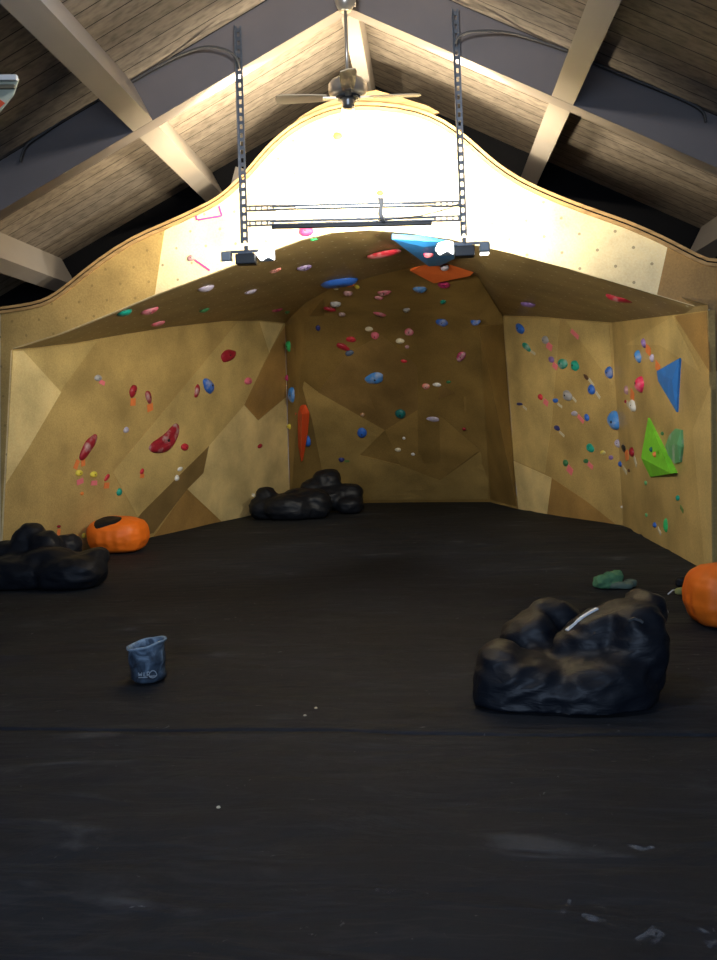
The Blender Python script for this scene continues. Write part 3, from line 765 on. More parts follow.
HOLDS = [
 # px, py, w, h, angle, colour, kind, zone, label, chalk
 (98,378,8,7,0,'grey','knob','L','small grey-white knob high on the left wall, alone near the pale corner',1),
 (133,391,14,8,70,'crimson','edge','L','short crimson edge, left one of the upper pair on the left wall',0),
 (148.5,397,13,7,108,'crimson','edge','L','crimson and grey crescent, right one of the upper pair on the left wall',1),
 (126,430,6,6,20,'lilac','knob','L','tiny lilac hold in the middle of the left wall',1),
 (88,447,30,11,56,'crimson','rail','L','long slanted crimson rail with white chalk, low on the left wall',1),
 (165,440,40,15,39,'crimson','banana','L','biggest dark red curved hold in the middle of the left wall',1),
 (184.5,447,8,8,0,'red','knob','L','small red knob just right of the big curved red hold',0),
 (228,355.5,18,11,20,'crimson','jug','L','deep crimson bean-shaped jug high on the left wall',0),
 (197,391,14,6,75,'crimson','edge','L','narrow crimson and white edge touching the left side of the blue hold',1),
 (208,385,15,12,70,'blue','drop','L','blue teardrop hold on the left wall',1),
 (248,381,9,8,0,'pink','knob','L','round pink knob near the right end of the left wall',0),
 (260,446,6,4,20,'crimson','knob','L','tiny maroon hold on the pale panel at the right of the left wall',0),
 (79,473,8,7,0,'yellow','knob','L','left of two small yellow knobs low on the left wall',0),
 (93.5,474.5,8,7,0,'yellow','knob','L','right of two small yellow knobs low on the left wall',0),
 (107,477.5,8,4.5,45,'red','edge','L','small red edge right of the two yellow knobs',0),
 (142,471.5,6,4.5,50,'red','edge','L','small red edge below the big curved dark red hold',0),
 (119,492,7,6,40,'teal','knob','L','small dull teal knob above the orange beanbag on the left wall',0),
 (82,493.5,4,4,0,'orange','knob','L','tiny orange foothold below the two yellow knobs',0),
 (84.5,535.5,6,6,0,'yellow','knob','L','small yellow foothold beside the left edge of the orange beanbag',0),
 (59,526.5,4.5,3,0,'crimson','knob','L','tiny dark red foothold above the black beanbag at left',0),
 (180,469,6,4,20,'white','knob','L','upper of two small white holds on the dark band of the left wall',0),
 (177,478,4.5,7,0,'white','drop','L','lower of two small white holds on the dark band of the left wall',0),
 # cave roof
 (124,312,8,7,0,'teal','knob','S','bright teal knob at the far left of the cave roof',0),
 (149,310,12,8,8,'pink','jug','S','larger chalked pink hold at the left of the cave roof',1),
 (158,323,9,6,0,'pink','knob','S','smaller pink hold just above the left wall top edge',1),
 (206,287.5,11,7,0,'lilac','knob','S','chalky lilac hold left on the cave roof under the fascia lip',1),
 (250,291,8,6,0,'lilac','knob','S','small lilac hold on the cave roof between the lilac and magenta holds',1),
 (274.5,269.5,13,8,8,'salmon','jug','S','salmon pink hold right under the left flood light',1),
 (277,309,12,9,10,'magenta','jug','S','magenta hold at the inner corner above the left wall',0),
 (204,309.5,5,5,0,'dkgreen','knob','S','tiny dark green foothold on the left of the cave roof',0),
 (304,267,12,8,0,'purple','jug','S','purple hold left of the long blue hold on the cave roof',1),
 (338,281.5,37,12,10,'blue','flat','S','long flat blue hold on the cave roof',0,5),
 (336,288.5,6,3.5,0,'cream','knob','S','tiny cream hold tucked under the long blue hold',0),
 (349.5,284.5,7,5,15,'orange','knob','S','small orange hold at the right end of the long blue hold',0),
 (357,287,5.5,5.5,0,'yellow','knob','S','tiny bright yellow hold right of the long blue hold',0),
 (348,293,10,7,0,'mauve','knob','B','mauve brown hold below the long blue hold',0),
 (384.5,253.5,31,9,14,'red','rail','S','long glossy red rail on the cave roof below the rack',1),
 (384,291,11,8,25,'pink','jug','B','upper of two touching pink holds below the red rail',1),
 (379,296.5,9,6,-10,'pink','knob','B','lower of two touching pink holds below the red rail',1),
 (379.5,313.5,11,7,-20,'pink','edge','B','pink hold below the touching pink pair',1),
 (407,309.5,9,7,0,'grey','drop','B','grey-white hold right of the pink holds on the back wall',1),
 (420,287.5,9,9,-30,'skyblue','knob','B','bright blue hold left below the orange volume',1),
 (444,283.5,15,8,0,'magenta','jug','B','magenta hold directly below the orange volume',0),
 (443,301.5,7,7,0,'teal','knob','B','small teal hold below the magenta hold',0),
 (442,322.5,14,8,-15,'blue','jug','B','left of two blue holds in a level pair high on the back wall',1),
 (475.5,322,11,7.5,0,'blue','jug','B','right of two blue holds in a level pair high on the back wall',1),
 (335.5,303.5,11,7,-10,'grey','knob','B','grey-white hold touching the crimson edge at upper left of the back wall',1),
 (329.5,309,13,6,-10,'crimson','edge','B','crimson edge under the grey-white hold at upper left of the back wall',0),
 (342,314,8,5.5,0,'mauve','knob','B','small mauve hold right below the upper crimson edge',1),
 (318,328,5.5,6.5,0,'navy','knob','B','small navy hold near the left edge of the back wall',0),
 (351,339.5,11,6.5,-10,'red','edge','B','bright red hold above the crimson and slate pair',0),
 (343,347,15,7,-28,'crimson','edge','B','crimson wedge leaning over the slate blue hold',0),
 (349.5,353,10,6,20,'slate','knob','B','dark slate blue hold below the crimson wedge',0),
 (369,329,9,5,0,'cream','knob','B','flat pale cream hold above a round pink hold',0),
 (375,335.5,9,8,0,'pink','knob','B','round pink hold just below the pale cream hold',0),
 (409,332,10,8,-10,'pink','jug','B','pink hold with a pale lower lip in the middle of the back wall',1),
 (400,341,10,5.5,0,'cream','knob','B','bright cream hold in the middle of the back wall',0),
 (407,347,5,4,0,'mauve','knob','B','tiny brown hold below right of the bright cream hold',0),
 (404,361,7.5,4,-8,'red','knob','B','small red hold below the cream hold on the back wall',0),
 (461,356.5,12,9,50,'magenta','jug','B','crimson magenta hold alone on the right of the back wall',1),
 (375.5,377.5,26,12,12,'skyblue','drop','B','largest blue and white hold in the centre of the back wall',1),
 (426,386,9,6.5,0,'salmon','knob','B','salmon hold left of the flat white hold',1),
 (437,384.5,10,4.5,-5,'white','knob','B','flat white hold right of the salmon hold',0),
 (448.5,382,5.5,3,10,'dkgreen','knob','B','tiny dark green foothold right of the flat white hold',0),
 (400.5,413.5,12,10,0,'darkteal','knob','B','round dark teal hold low on the back wall',0),
 (433,419,15,6,-5,'lilac','rail','B','flat lilac and blue hold right of the dark teal hold',1),
 (362.5,414.5,5,4.5,0,'tan','knob','B','tiny beige foothold above the round blue hold',1),
 (362,432.5,11,11,0,'blue','knob','B','round blue ball hold low on the back wall',0),
 (341.5,459.5,7,5,0,'navy','knob','B','small purple blue foothold above the right black beanbag',0),
 (404,438,3.5,3.5,0,'white','knob','B','tiny white dot foothold, topmost of three low on the back wall',0),
 (398,449.5,7,4.5,0,'cream','knob','B','small cream foothold, leftmost of three low on the back wall',0),
 (413,454,4.5,3.5,0,'white','knob','B','tiny white foothold, rightmost of three low on the back wall',0),
 (464,429,4,3,0,'crimson','knob','B','tiny maroon foothold low on the right of the back wall',0),
 (289.5,345.5,12,6.5,80,'green','drop','B','bright green diamond hold at the left corner of the back wall',0),
 (287.5,312,11,5,95,'dkgreen','edge','B','dim green hold high in the left inner corner',0),
 (287.5,378,6,4,80,'magenta','knob','B','small pink-red hold in the left inner corner above the blue one',0),
 (293,395,14,9,75,'skyblue','jug','B','blue hold above the red-orange volume in the left inner corner',1),
 (290,426.5,5.5,5.5,0,'yellow','knob','B','small yellow hold left of the red-orange volume',0),
 (307.5,441,12,6,85,'blue','knob','B','blue hold peeking out right of the red-orange volume',0),
 (500.5,341,6,4,85,'magenta','knob','B','small magenta hold in the right inner corner',0),
 (528,304,11,6,0,'purple','knob','S','dull grey lilac hold on the right of the cave roof',0),
 (619.5,298,22,11,-10,'crimson','edge','S','big crimson wedge hold on the right of the cave roof',1),
 # fascia
 (306,231,17,13,0,'hotpink','knob','F','round hot pink hold on the bright upper wall behind the rack bar',0),
 (314,239,9,3,5,'green','knob','F','small green hold at the lip right under the hot pink hold',0),
 (337.5,136,10,8,0,'tan','edge','F','small tan wedge near the top of the bright upper wall',0),
 (380,193,7,6,0,'orange','knob','F','small orange hold above the rack bars on the bright upper wall',0),
 (191,258,9,7,30,'mauve','drop','F','small mauve triangular hold left on the upper wall with a pink tape line',0),
 # right wall
 (520.5,328,11,10,80,'blue','drop','R','dark blue hold at the top left corner of the right wall',0),
 (545.5,340,9,7,85,'grey','knob','R','grey oval hold near the top left of the right wall',0),
 (526.5,347,11,6,-35,'teal','edge','R','slanted dull green edge below the dark blue corner hold',1),
 (551.5,359.5,7,6,85,'purple','knob','R','small purple hold left of the teal pair',0),
 (563,363,13,10,95,'teal','drop','R','left teal egg with a white chalk spot, of the teal pair',1),
 (575.5,365,13,8,85,'teal','drop','R','right plain teal egg of the teal pair',0),
 (586,377,7,4,-40,'brown','edge','R','small dark maroon chip between the teal pair and a blue hold',0),
 (592,389.5,9,8,60,'blue','knob','R','blue knob with white tape below right of the teal pair',0),
 (568,395,13,9,80,'grey','drop','R','grey oval with a dark lower edge in the left half of the right wall',0),
 (540.5,397,6,5,-30,'red','knob','R','small red hold with pink tape in the left half of the right wall',0),
 (555.5,400.5,6,5,0,'blue','knob','R','small blue hold with white tape left of the grey oval',0),
 (519.5,404,7,3.5,0,'navy','edge','R','tiny navy foothold near the left edge of the right wall',0),
 (574.5,413.5,7,5.5,0,'lilac','knob','R','small lilac white hold below the grey oval',1),
 (587,417.5,6,6,60,'blue','knob','R','small blue hold right of the lilac white one below the grey oval',0),
 (557,428,7,5,-20,'navy','knob','R','small navy hold with white tape low in the left half of the right wall',0),
 (616.5,421.5,22,15,-48,'skyblue','drop','R','largest blue and white hold of the right wall, left of the green volume',1),
 (627,390,7,6,80,'mauve','knob','R','small mauve hold left of the red egg',0),
 (625.5,401.5,4.5,4,0,'crimson','knob','R','tiny maroon dot left of the white hold under the red egg',0),
 (633.5,405.5,11,7,-45,'white','jug','R','white chalked hold with brown base under the red egg',1),
 (639.5,356,11,9,80,'skyblue','drop','R','blue and white hold above the red egg',1),
 (644.5,342.5,8,6,80,'purple','drop','R','purple hold at the top right, highest above the red egg',0),
 (652.5,358,8,6,100,'lilac','knob','R','lilac hold with orange tape beside the blue volume',0),
 (609.5,372.5,13,8,100,'blue','jug','R','blue and white oval in the centre of the right wall',1),
 (641.5,383,21,12,92,'hotpink','drop','R','large raspberry red egg shaped hold on the right wall',1),
 (618.5,443.5,9,7,-45,'lilac','jug','R','lilac white upper half of the chalked hold over a black one',1),
 (624,448.5,9,5,-35,'black','edge','R','black hold touching the lilac white one and the crimson one',0),
 (632.5,452,8,6,-20,'crimson','knob','R','crimson hold left of the green volume',0),
 (590.5,448,9,8,-20,'teal','jug','R','teal hold left of the small yellow one',0),
 (603,452.5,6,4.5,0,'yellow','knob','R','small yellow hold on the right wall',1),
 (611,457.5,5,5,0,'purple','knob','R','small dim purple hold below right of the small yellow one',0),
 (620.5,464,6.5,6,0,'blue','knob','R','small dull blue hold with white tape below the black one',0),
 (629,470.5,4.5,4,0,'brown','knob','R','tiny brown foothold left below the green volume',0),
 (566,462.5,9,5,85,'dkgreen','drop','R','dark green hold with pink tape low on the right wall',0),
 (586,461,6,5,0,'dkgreen','knob','R','small dull green hold with pink tape below the teal one',0),
 (646,483,5,5,0,'palegreen','knob','R','faint green foothold below the green volume',0),
 (678,498,7,6,0,'teal','knob','R','small teal foothold low at the right end of the right wall',0),
 (646.5,515,5,4.5,0,'palegreen','knob','R','faint green foothold close to the floor on the right wall',0),
 (655,525,6,6,0,'blue','knob','R','small blue foothold with white tape close to the floor',0),
 (666.5,525.5,14,6,88,'green','edge','R','tall narrow green hold close to the floor on the right wall',0),
 (622,507,3,3,0,'white','knob','R','tiny white dot foothold low on the right wall above the bend',0),
 (662.5,433.5,6,4.5,0,'dkgreen','knob','R','tiny dark green hold between the green volume and the pale green slab',0),
]
for h in HOLDS: hold(*h)
# tape markers
TAPES = [
 (102,382.5,6,4,-30,'tapep','pink tape under the small grey-white knob on the left wall'),
 (133,402,5,8,0,'tapeo','orange tape under the left crimson edge of the upper pair'),
 (150,407.5,6,7,20,'tapeo','orange tape under the right crimson crescent of the upper pair'),
 (76.5,464.5,4,9,-35,'tapeo','orange tape under the long slanted crimson rail, left strip'),
 (83,462.5,4,7,15,'tapeo','orange tape under the long slanted crimson rail, right strip'),
 (80,481.5,7,5,20,'tapep','pink tape under the left yellow knob'),
 (94,483,6,5,0,'tapep','pink tape under the right yellow knob'),
 (106.5,485.5,5,6,0,'tapeo','orange tape under the small red edge beside the yellow knobs'),
 (142,476,4,4,0,'tapeo','orange tape under the red edge below the big curved hold'),
 (58.5,533,3,8,0,'tapeo','orange tape under the tiny dark red foothold at left'),
 (533,352.5,6,2,-35,'tapew','white tape beside the slanted dull green edge'),
 (549.5,346.5,7,5,-40,'tapep','pink tape under the grey oval at the top left of the right wall'),
 (555,366,6,4,-45,'tapep','pink tape under the small purple hold'),
 (575,334,11,3.5,-45,'tapep','pink tape strip near the top edge of the right wall'),
 (591.5,382.5,9,2.2,-55,'tapew','white tape below the dark maroon chip'),
 (598,395,8,2.2,-58,'tapew','white tape below the blue knob'),
 (574.5,399.5,6,1.8,-50,'tapew','white tape right of the grey oval with the dark edge'),
 (546,402.5,6,4,-45,'tapep','pink tape under the small red hold'),
 (560,405.5,6,1.8,-40,'tapew','white tape under the small blue hold left of the grey oval'),
 (525,408,5,1.6,-40,'tapew','white tape under the tiny navy foothold'),
 (581,419,9,3,-50,'tapep','pink tape between the lilac white hold and the small blue hold'),
 (562,434,7,1.8,-45,'tapew','white tape under the small navy hold'),
 (632.5,395.5,7,5,-60,'tapeo','orange tape right of the small mauve hold'),
 (629.5,406,9,2.5,-55,'tapew','white tape left of the white chalked hold'),
 (648.5,350,8,4,-50,'tapeo','orange tape below the top purple hold'),
 (658,367,8,4,-55,'tapeo','orange tape between the lilac hold and the blue volume'),
 (627,455.5,6,5,30,'tapeo','orange tape below the black hold'),
 (635.5,461.5,9,2.5,-75,'tapew','white tape below the crimson hold beside the green volume'),
 (625,470,7,2,-55,'tapew','white tape below the dull blue hold'),
 (570,470,8,5,-50,'tapep','pink tape below the dark green hold'),
 (590.5,465.5,7,3.5,-45,'tapep','pink tape below the dull green hold'),
 (659.5,531,7,1.8,-65,'tapew','white tape below the blue foothold close to the floor'),
 (347,461,5,2.2,0,'tapeg','green tape right of the purple blue foothold on the back wall'),
 (421,458,6,4,-30,'tapeg','green tape right of three small footholds on the back wall'),
 (411,307,2.5,2,0,'tapeg','green scrap of tape by the grey-white hold on the back wall') if False else
 (682,509,6,2,-60,'tapeg','faint green tape low at the right end of the right wall'),
]
def tape(px, py, w_, h_, ang, mat, label, group='route marking tape on the climbing wall', off=.002):
    loc, nrm, u, v = frame_at(px, py, ang)
    pix = (loc-EYE).length/FPX
    un, vn = min(u.length, pix*2.2), min(v.length, pix*2.2); ud = u.normalized(); vd = nrm.cross(ud)
    P = [ud*x*w_/2*un+vd*y*h_/2*vn+nrm*z for z in (off+.003, -.004) for x, y in ((-1, -1), (1, -.9), (.94, 1), (-.97, .92))]
    tag(mesh('tape_strip', P, [[0, 1, 2, 3], [7, 6, 5, 4], [0, 4, 5, 1], [1, 5, 6, 2], [2, 6, 7, 3], [3, 7, 4, 0]], M[mat], loc=loc), label, 'tape', group)
for t_ in TAPES: tape(*t_)
for (a, b_, lb) in (((198, 220), (222, 216), 'pink tape line along the bottom of the open box at the wall top'), ((222, 216), (219, 206), 'pink tape line up the right side of the open box at the wall top'),
                    ((194.5, 259.5), (210, 270.5), 'pink tape line running down from the mauve hold to the lip'), ((197, 220), (196, 216), 'short pink tape line on the left side of the open box at the wall top')):
    dx, dy = b_[0]-a[0], b_[1]-a[1]
    tape((a[0]+b_[0])/2, (a[1]+b_[1])/2, math.hypot(dx, dy), 2.0, -math.degrees(math.atan2(dy, dx)), 'tapel', lb, off=.006)

# volumes: bolted plywood pyramids
def volume(base, apex, lift_, mat, label, zone, knobs=(), thick=.02, faces_mat=None):
    loc, nrm = cast(*apex)
    def on(q):
        d = ray(*q); return EYE+d*((loc-EYE).dot(nrm)/d.dot(nrm))
    bp_ = [on(p)-loc for p in base]
    n = len(bp_)
    # the raised apex is seen at 'apex': slide its foot so that it projects there
    d = ray(*apex); k = lift_/(-d.dot(nrm)); ap = -d*k
    low = [p-nrm*.02 for p in bp_]; rim = [p+nrm*thick for p in bp_]
    vs = rim+low+[ap]
    fs = [[i, (i+1) % n, 2*n] for i in range(n)]+[[i, n+i, n+(i+1) % n, (i+1) % n] for i in range(n)]+[list(range(n, 2*n))[::-1]]
    o = mesh('wall_volume', vs, fs, mat, loc=loc)
    return tag(o, label, 'climbing volume', 'coloured volumes bolted to the climbing wall')
volume([(392, 236), (452, 239.5), (466, 250), (441, 263), (429, 264)], (424, 247), .07, hmat('vsky', 0), 'sky blue triangular volume on the cave roof lip behind the right flood light', 'S', thick=.03)
volume([(428.5, 257), (441, 263), (455, 255), (474, 267), (470, 271), (434, 278.5), (410.5, 266)], (447, 266), .085, chalky('orange_volume', (.95, .2, .05), 0), 'orange polygonal volume on the cave roof below the blue triangle', 'S', thick=.07)
volume([(296, 413), (300, 404.5), (305, 405), (308.5, 413), (307, 432), (302, 461), (297.5, 436)], (302, 414), .16, hmat('redorange', 0), 'long red-orange spike shaped volume in the left inner corner', 'B')
volume([(681.5, 358), (680, 382), (678.5, 412), (660, 381), (658.5, 371)], (672, 380), .05, hmat('vblue', 0), 'blue triangular volume at the right end of the right wall', 'R')
def wedge():
    loc, nrm = cast(655, 460)
    def on(q, k=0):
        d = ray(*q); p = EYE+d*((loc-EYE).dot(nrm)/d.dot(nrm))-loc
        return p-d*(k/(-d.dot(nrm)))
    T_, L_, R_, Bm = on((648, 418), .02), on((641, 458), .10), on((671, 473.5), .07), on((650, 477), .02)
    lo = [p-nrm*(.04 if i in (0, 3) else .12) for i, p in enumerate((T_, L_, R_, Bm))]
    o = mesh('wall_volume', [T_, L_, R_, Bm]+lo, [[0, 1, 2], [1, 3, 2], [0, 4, 5, 1], [1, 5, 7, 3], [3, 7, 6, 2], [2, 6, 4, 0], [4, 6, 7, 5]], hmat('lime', 0), loc=loc)
    tag(o, 'lime green pyramid volume on the right wall', 'climbing volume', 'coloured volumes bolted to the climbing wall')
wedge()
volume([(667, 446), (671, 435), (677, 428.5), (683, 430), (684, 447), (682, 462), (676, 463.5), (670, 455)], (677, 444), .06, hmat('palegreen', 1), 'pale green translucent slab at the far right of the right wall', 'R')
def on_volume(px, py, size, col, name, label, cat, liftn, group):
    loc, nrm = cast(px, py); d = ray(px, py); k = liftn/(-d.dot(nrm)); c = loc-d*k
    vs, fs = hold_shape('knob', int(px)); pix = (c-EYE).length/FPX; s = size/2*pix
    u = nrm.orthogonal().normalized(); v = nrm.cross(u)
    tag(mesh(name, [u*x*s+v*y*s+nrm*(z*s*.8-.01) for x, y, z in vs], fs, col, smooth=True, loc=c), label, cat, group)
on_volume(428.5, 255, 10, hmat('hotpink', 1), 'climbing_hold', 'pink hold bolted on the sky blue triangular volume', 'climbing hold', .08, ZONE['S'])
on_volume(444.5, 268, 9, hmat('lilac', 1), 'climbing_hold', 'lilac hold bolted on the orange volume', 'climbing hold', .09, ZONE['S'])
on_volume(650.5, 449.5, 5, hmat('darkteal', 0), 'climbing_hold', 'small blue-green knob on the face of the lime green volume', 'climbing hold', .15, ZONE['R'])
on_volume(654, 454.5, 5.5, M['tapeo'], 'tape_patch', 'orange tape patch on the face of the lime green volume', 'tape', .17, 'route marking tape on the climbing wall')

# ------------------------------------------------------------------ soft things
def soft(name, blobs, mat, parent, origin, voxel=.022, smooth=8, amp=.012, freq=(7, 7, 7), seed=0, fold=None, pw=2.8):
    """union of ellipsoids fused into one skin, smoothed, wrinkled and flattened on the ground"""
    bm = bmesh.new()
    for c_, r_, rz in blobs:
        m = Matrix.Translation(Vector(c_)) @ (rz if isinstance(rz, Matrix) else Matrix.Rotation(math.radians(rz), 4, 'Z')) @ Matrix.Diagonal((*r_, 1))
        g = bmesh.ops.create_icosphere(bm, subdivisions=4, radius=1)
        for v in g['verts']:
            p = v.co
            k = (abs(p.x)**pw+abs(p.y)**pw+abs(p.z)**pw)**(-1/pw)
            v.co = m @ (p*k)
    me = bpy.data.meshes.new('tmp'); bm.to_mesh(me); bm.free()
    o = bpy.data.objects.new('tmp', me); C.objects.link(o)
    r = o.modifiers.new('r', 'REMESH'); r.mode = 'VOXEL'; r.voxel_size = voxel
    s = o.modifiers.new('s', 'SMOOTH'); s.iterations = smooth; s.factor = .6
    dg = bpy.context.evaluated_depsgraph_get(); ev = o.evaluated_get(dg)
    new = bpy.data.meshes.new_from_object(ev); bpy.data.objects.remove(o); bpy.data.meshes.remove(me)
    nr = [v.normal.copy() for v in new.vertices]
    for v, n_ in zip(new.vertices, nr):
        p = v.co; q_ = Vector((p.x*freq[0]+seed, p.y*freq[1], p.z*freq[2]))
        d = noise.noise(q_)*.6+.5*(1-2*abs(noise.noise(q_*1.9+Vector((3, 1, seed)))))-.3
        if fold: d += fold(p)
        v.co = p+n_*amp*d
        if v.co.z < .0: v.co.z = 0
    new.name = name
    return link(name, new, mat, parent, smooth=True)
def bag(name, px, py, label, cat='beanbag', group=None):
    o = fl(px, py); o.z = .008
    return empty(name, o, label, cat, group)
BG = 'black beanbags lying on the mat'
def ribbon(name, pts, wd, mat, parent, n=(0, 0, 1), th=.006):
    b = B(); pts = [Vector(p) for p in pts]
    vs = []; fs = []
    for i, p in enumerate(pts):
        t = (pts[min(i+1, len(pts)-1)]-pts[max(i-1, 0)]).normalized(); s = t.cross(Vector(n)).normalized(); up_ = s.cross(t)
        vs += [p+s*wd/2, p-s*wd/2, p-s*wd/2-up_*th*2, p+s*wd/2-up_*th*2]
    for i in range(len(pts)-1):
        for k in range(4): fs.append([i*4+k, i*4+(k+1) % 4, i*4+4+(k+1) % 4, i*4+4+k])
    fs += [[0, 1, 2, 3], [(len(pts)-1)*4+k for k in range(4)][::-1]]
    return mesh(name, vs, fs, mat, parent)

# foreground black beanbag lounger (local origin at its base centre)
def front_bag():
    t = bag('beanbag', 566, 704, 'large shiny black beanbag chair with a white strap in the right foreground', group=BG)
    o = t.location
    def L(px, py, Y): return tuple(atY(px, py, Y)-o)
    def E(px, py, Y, r, rz=0): return (L(px, py, Y), r, rz)
    def T(rx=0, ry=0, rz=0): return (Matrix.Rotation(math.radians(rz), 4, 'Z') @ Matrix.Rotation(math.radians(ry), 4, 'Y') @ Matrix.Rotation(math.radians(rx), 4, 'X'))
    blobs = [E(528, 687, 4.86, (.30, .26, .18), T(0, 8, -8)), E(590, 690, 4.84, (.33, .26, .20), T(0, -14, 8)), E(500, 672, 4.9, (.13, .2, .16)),
             E(628, 652, 5.0, (.17, .27, .30), T(-10, 8, 10)), E(640, 622, 5.12, (.10, .2, .20), T(0, 18, 10)), E(592, 641, 5.0, (.2, .17, .13), T(0, -38, 12)), E(572, 655, 5.0, (.12, .15, .12)),
             E(552, 628, 5.45, (.17, .13, .17), T(0, 15, 0)), E(532, 642, 5.35, (.17, .2, .17), T(0, -25, 0)), E(565, 668, 5.15, (.3, .28, .14))]
    body = soft('body', blobs, M['nylon'], t, o, voxel=.018, smooth=9, amp=.032, freq=(3.2, 3.2, 6.5), seed=2)
    # strap laid on the ridge of the right lobe, found by casting onto the skin
    tr = BVHTree.FromPolygons([v.co.copy() for v in body.data.vertices], [list(p.vertices) for p in body.data.polygons])
    def onb(px, py):
        l_, n_, i_, d_ = tr.ray_cast(EYE-o, ray(px, py), 20)
        return l_+n_*.008 if l_ is not None else None
    P = [q for q in (onb(lerp(567, 597, k/8), lerp(631, 609, k/8)-2.0*math.sin(k/8*3.1)) for k in range(9)) if q is not None]
    if len(P) > 2: ribbon('strap', P, .022, M['white_strap'], body)['label'] = 'white reflective strap'
    P = [q for q in (onb(x, y) for x, y in ((628, 620), (634, 618.5), (640, 620), (643, 622))) if q is not None]
    if len(P) > 2: ribbon('handle', P, .02, M['steel_dk'], body)
front_bag()
def left_bag():
    t = bag('beanbag', 50, 585, 'black beanbag slumped against the left wall at the left edge', group=BG)
    o = t.location
    def E(px, py, Y, r, rz=0): return (tuple(atY(px, py, Y)-o), r, rz)
    def T(rx=0, ry=0, rz=0): return (Matrix.Rotation(math.radians(rz), 4, 'Z') @ Matrix.Rotation(math.radians(ry), 4, 'Y') @ Matrix.Rotation(math.radians(rx), 4, 'X'))
    blobs = [E(28, 574, 8.65, (.42, .32, .2)), E(72, 573, 8.55, (.34, .28, .18), T(0, -5, 0)), E(86, 562, 8.7, (.24, .2, .11), T(0, -22, 0)),
             E(26, 548, 8.95, (.17, .18, .28), T(0, 28, 0)), E(50, 552, 8.85, (.15, .16, .22), T(0, -20, 0)), E(8, 562, 8.95, (.26, .2, .22)), E(68, 549, 9.1, (.15, .14, .16)), E(50, 566, 8.6, (.3, .2, .18))]
    soft('body', blobs, M['nylon'], t, o, voxel=.024, smooth=9, amp=.025, freq=(3.5, 3.5, 6), seed=5)
left_bag()
def back_bags():
    t = bag('beanbag', 296, 518, 'long black beanbag lying in the far left corner of the cave', group=BG)
    o = t.location
    def E(px, py, Y, r, rz=0): return (tuple(atY(px, py, Y)-o), r, rz)
    soft('body', [E(266, 508, 14.3, (.26, .3, .2)), E(266, 496, 14.3, (.16, .22, .16)), E(290, 507, 14.2, (.4, .34, .22)), E(313, 504, 14.3, (.3, .3, .24)), E(300, 496, 14.4, (.3, .22, .12))], M['nylon'], t, o, voxel=.03, smooth=8, amp=.035, freq=(3, 3, 5), seed=8)
    B().box(tuple(atY(253.5, 495, 14.2)-o), (.05, .03, .05)).out('tag', M['tapew'], t)['label'] = 'small white tag'
    t = bag('beanbag', 342, 512, 'black beanbag heaped behind the long one in the far left corner', group=BG)
    o = t.location
    soft('body', [(tuple(atY(*a)-o), r, 0) for a, r in (((327, 482, 15.1), (.24, .24, .22)), ((318, 490, 15.1), (.3, .24, .2)), ((330, 498, 15.0), (.3, .3, .2)), ((350, 495, 15.0), (.22, .22, .2)), ((350, 505, 14.9), (.24, .26, .14)))],
         M['nylon'], t, o, voxel=.03, smooth=7, amp=.035, freq=(3, 3, 5), seed=12)
back_bags()
def orange_bag(px, py, Yc, r, label, patch, neck, crest, seed):
    t = bag('beanbag', px, py, label, group='orange beanbags by the walls')
    o = t.location
    def fold(p):
        a = math.atan2(p.y, p.x); h = p.z/(2*r[2])
        return .9*math.sin(a*16+seed)*max(0, 1-abs(h-.35)*2.2)*.5
    body = soft('body', [((0, 0, r[2]*.98), r, 0), ((0, 0, r[2]*.5), (r[0]*.92, r[1]*.92, r[2]*.6), 0), ((neck[0], neck[1], r[2]*1.2), (r[0]*.5, r[1]*.5, r[2]*.85), 0)], M['orange_nylon'], t, o, voxel=.02, smooth=6, amp=.012, freq=(3, 3, 9), seed=seed, fold=fold)
    if patch:
        tr = BVHTree.FromPolygons([v.co.copy() for v in body.data.vertices], [list(p.vertices) for p in body.data.polygons])
        # round black panel laid onto the skin from above
        cx, cy, pr = patch; vs = []; fs = []; n = 26; R_ = 8
        for j in range(R_+1):
            for k in range(n):
                a = 2*math.pi*k/n; q = Vector((cx+pr*(j/R_+.001)*math.cos(a)*1.05, cy+pr*(j/R_+.001)*math.sin(a)*(1+.25*math.sin(a*2+1)), 2))
                l_, n_, i_, d_ = tr.ray_cast(q, Vector((0, 0, -1)), 5)
                vs.append((l_+n_*(.007 if j < R_ else -.01)) if l_ is not None else Vector((q.x, q.y, r[2])))
        fs = [[j*n+k, j*n+(k+1) % n, (j+1)*n+(k+1) % n, (j+1)*n+k] for j in range(R_) for k in range(n)]+[list(range(n))]
        mesh('top_panel', vs, fs, M['nylon'], body, smooth=True)['label'] = 'black round top panel'
    return t
orange_bag(119, 551, 0, (.37, .33, .215), 'orange beanbag with a black top panel beside the left wall', (-.06, -.17, .17), (-.08, .0), 0, 3)
orange_bag(729, 624, 0, (.30, .30, .215), 'orange beanbag cut by the right edge of the photo', None, (0, 0), 0, 7)

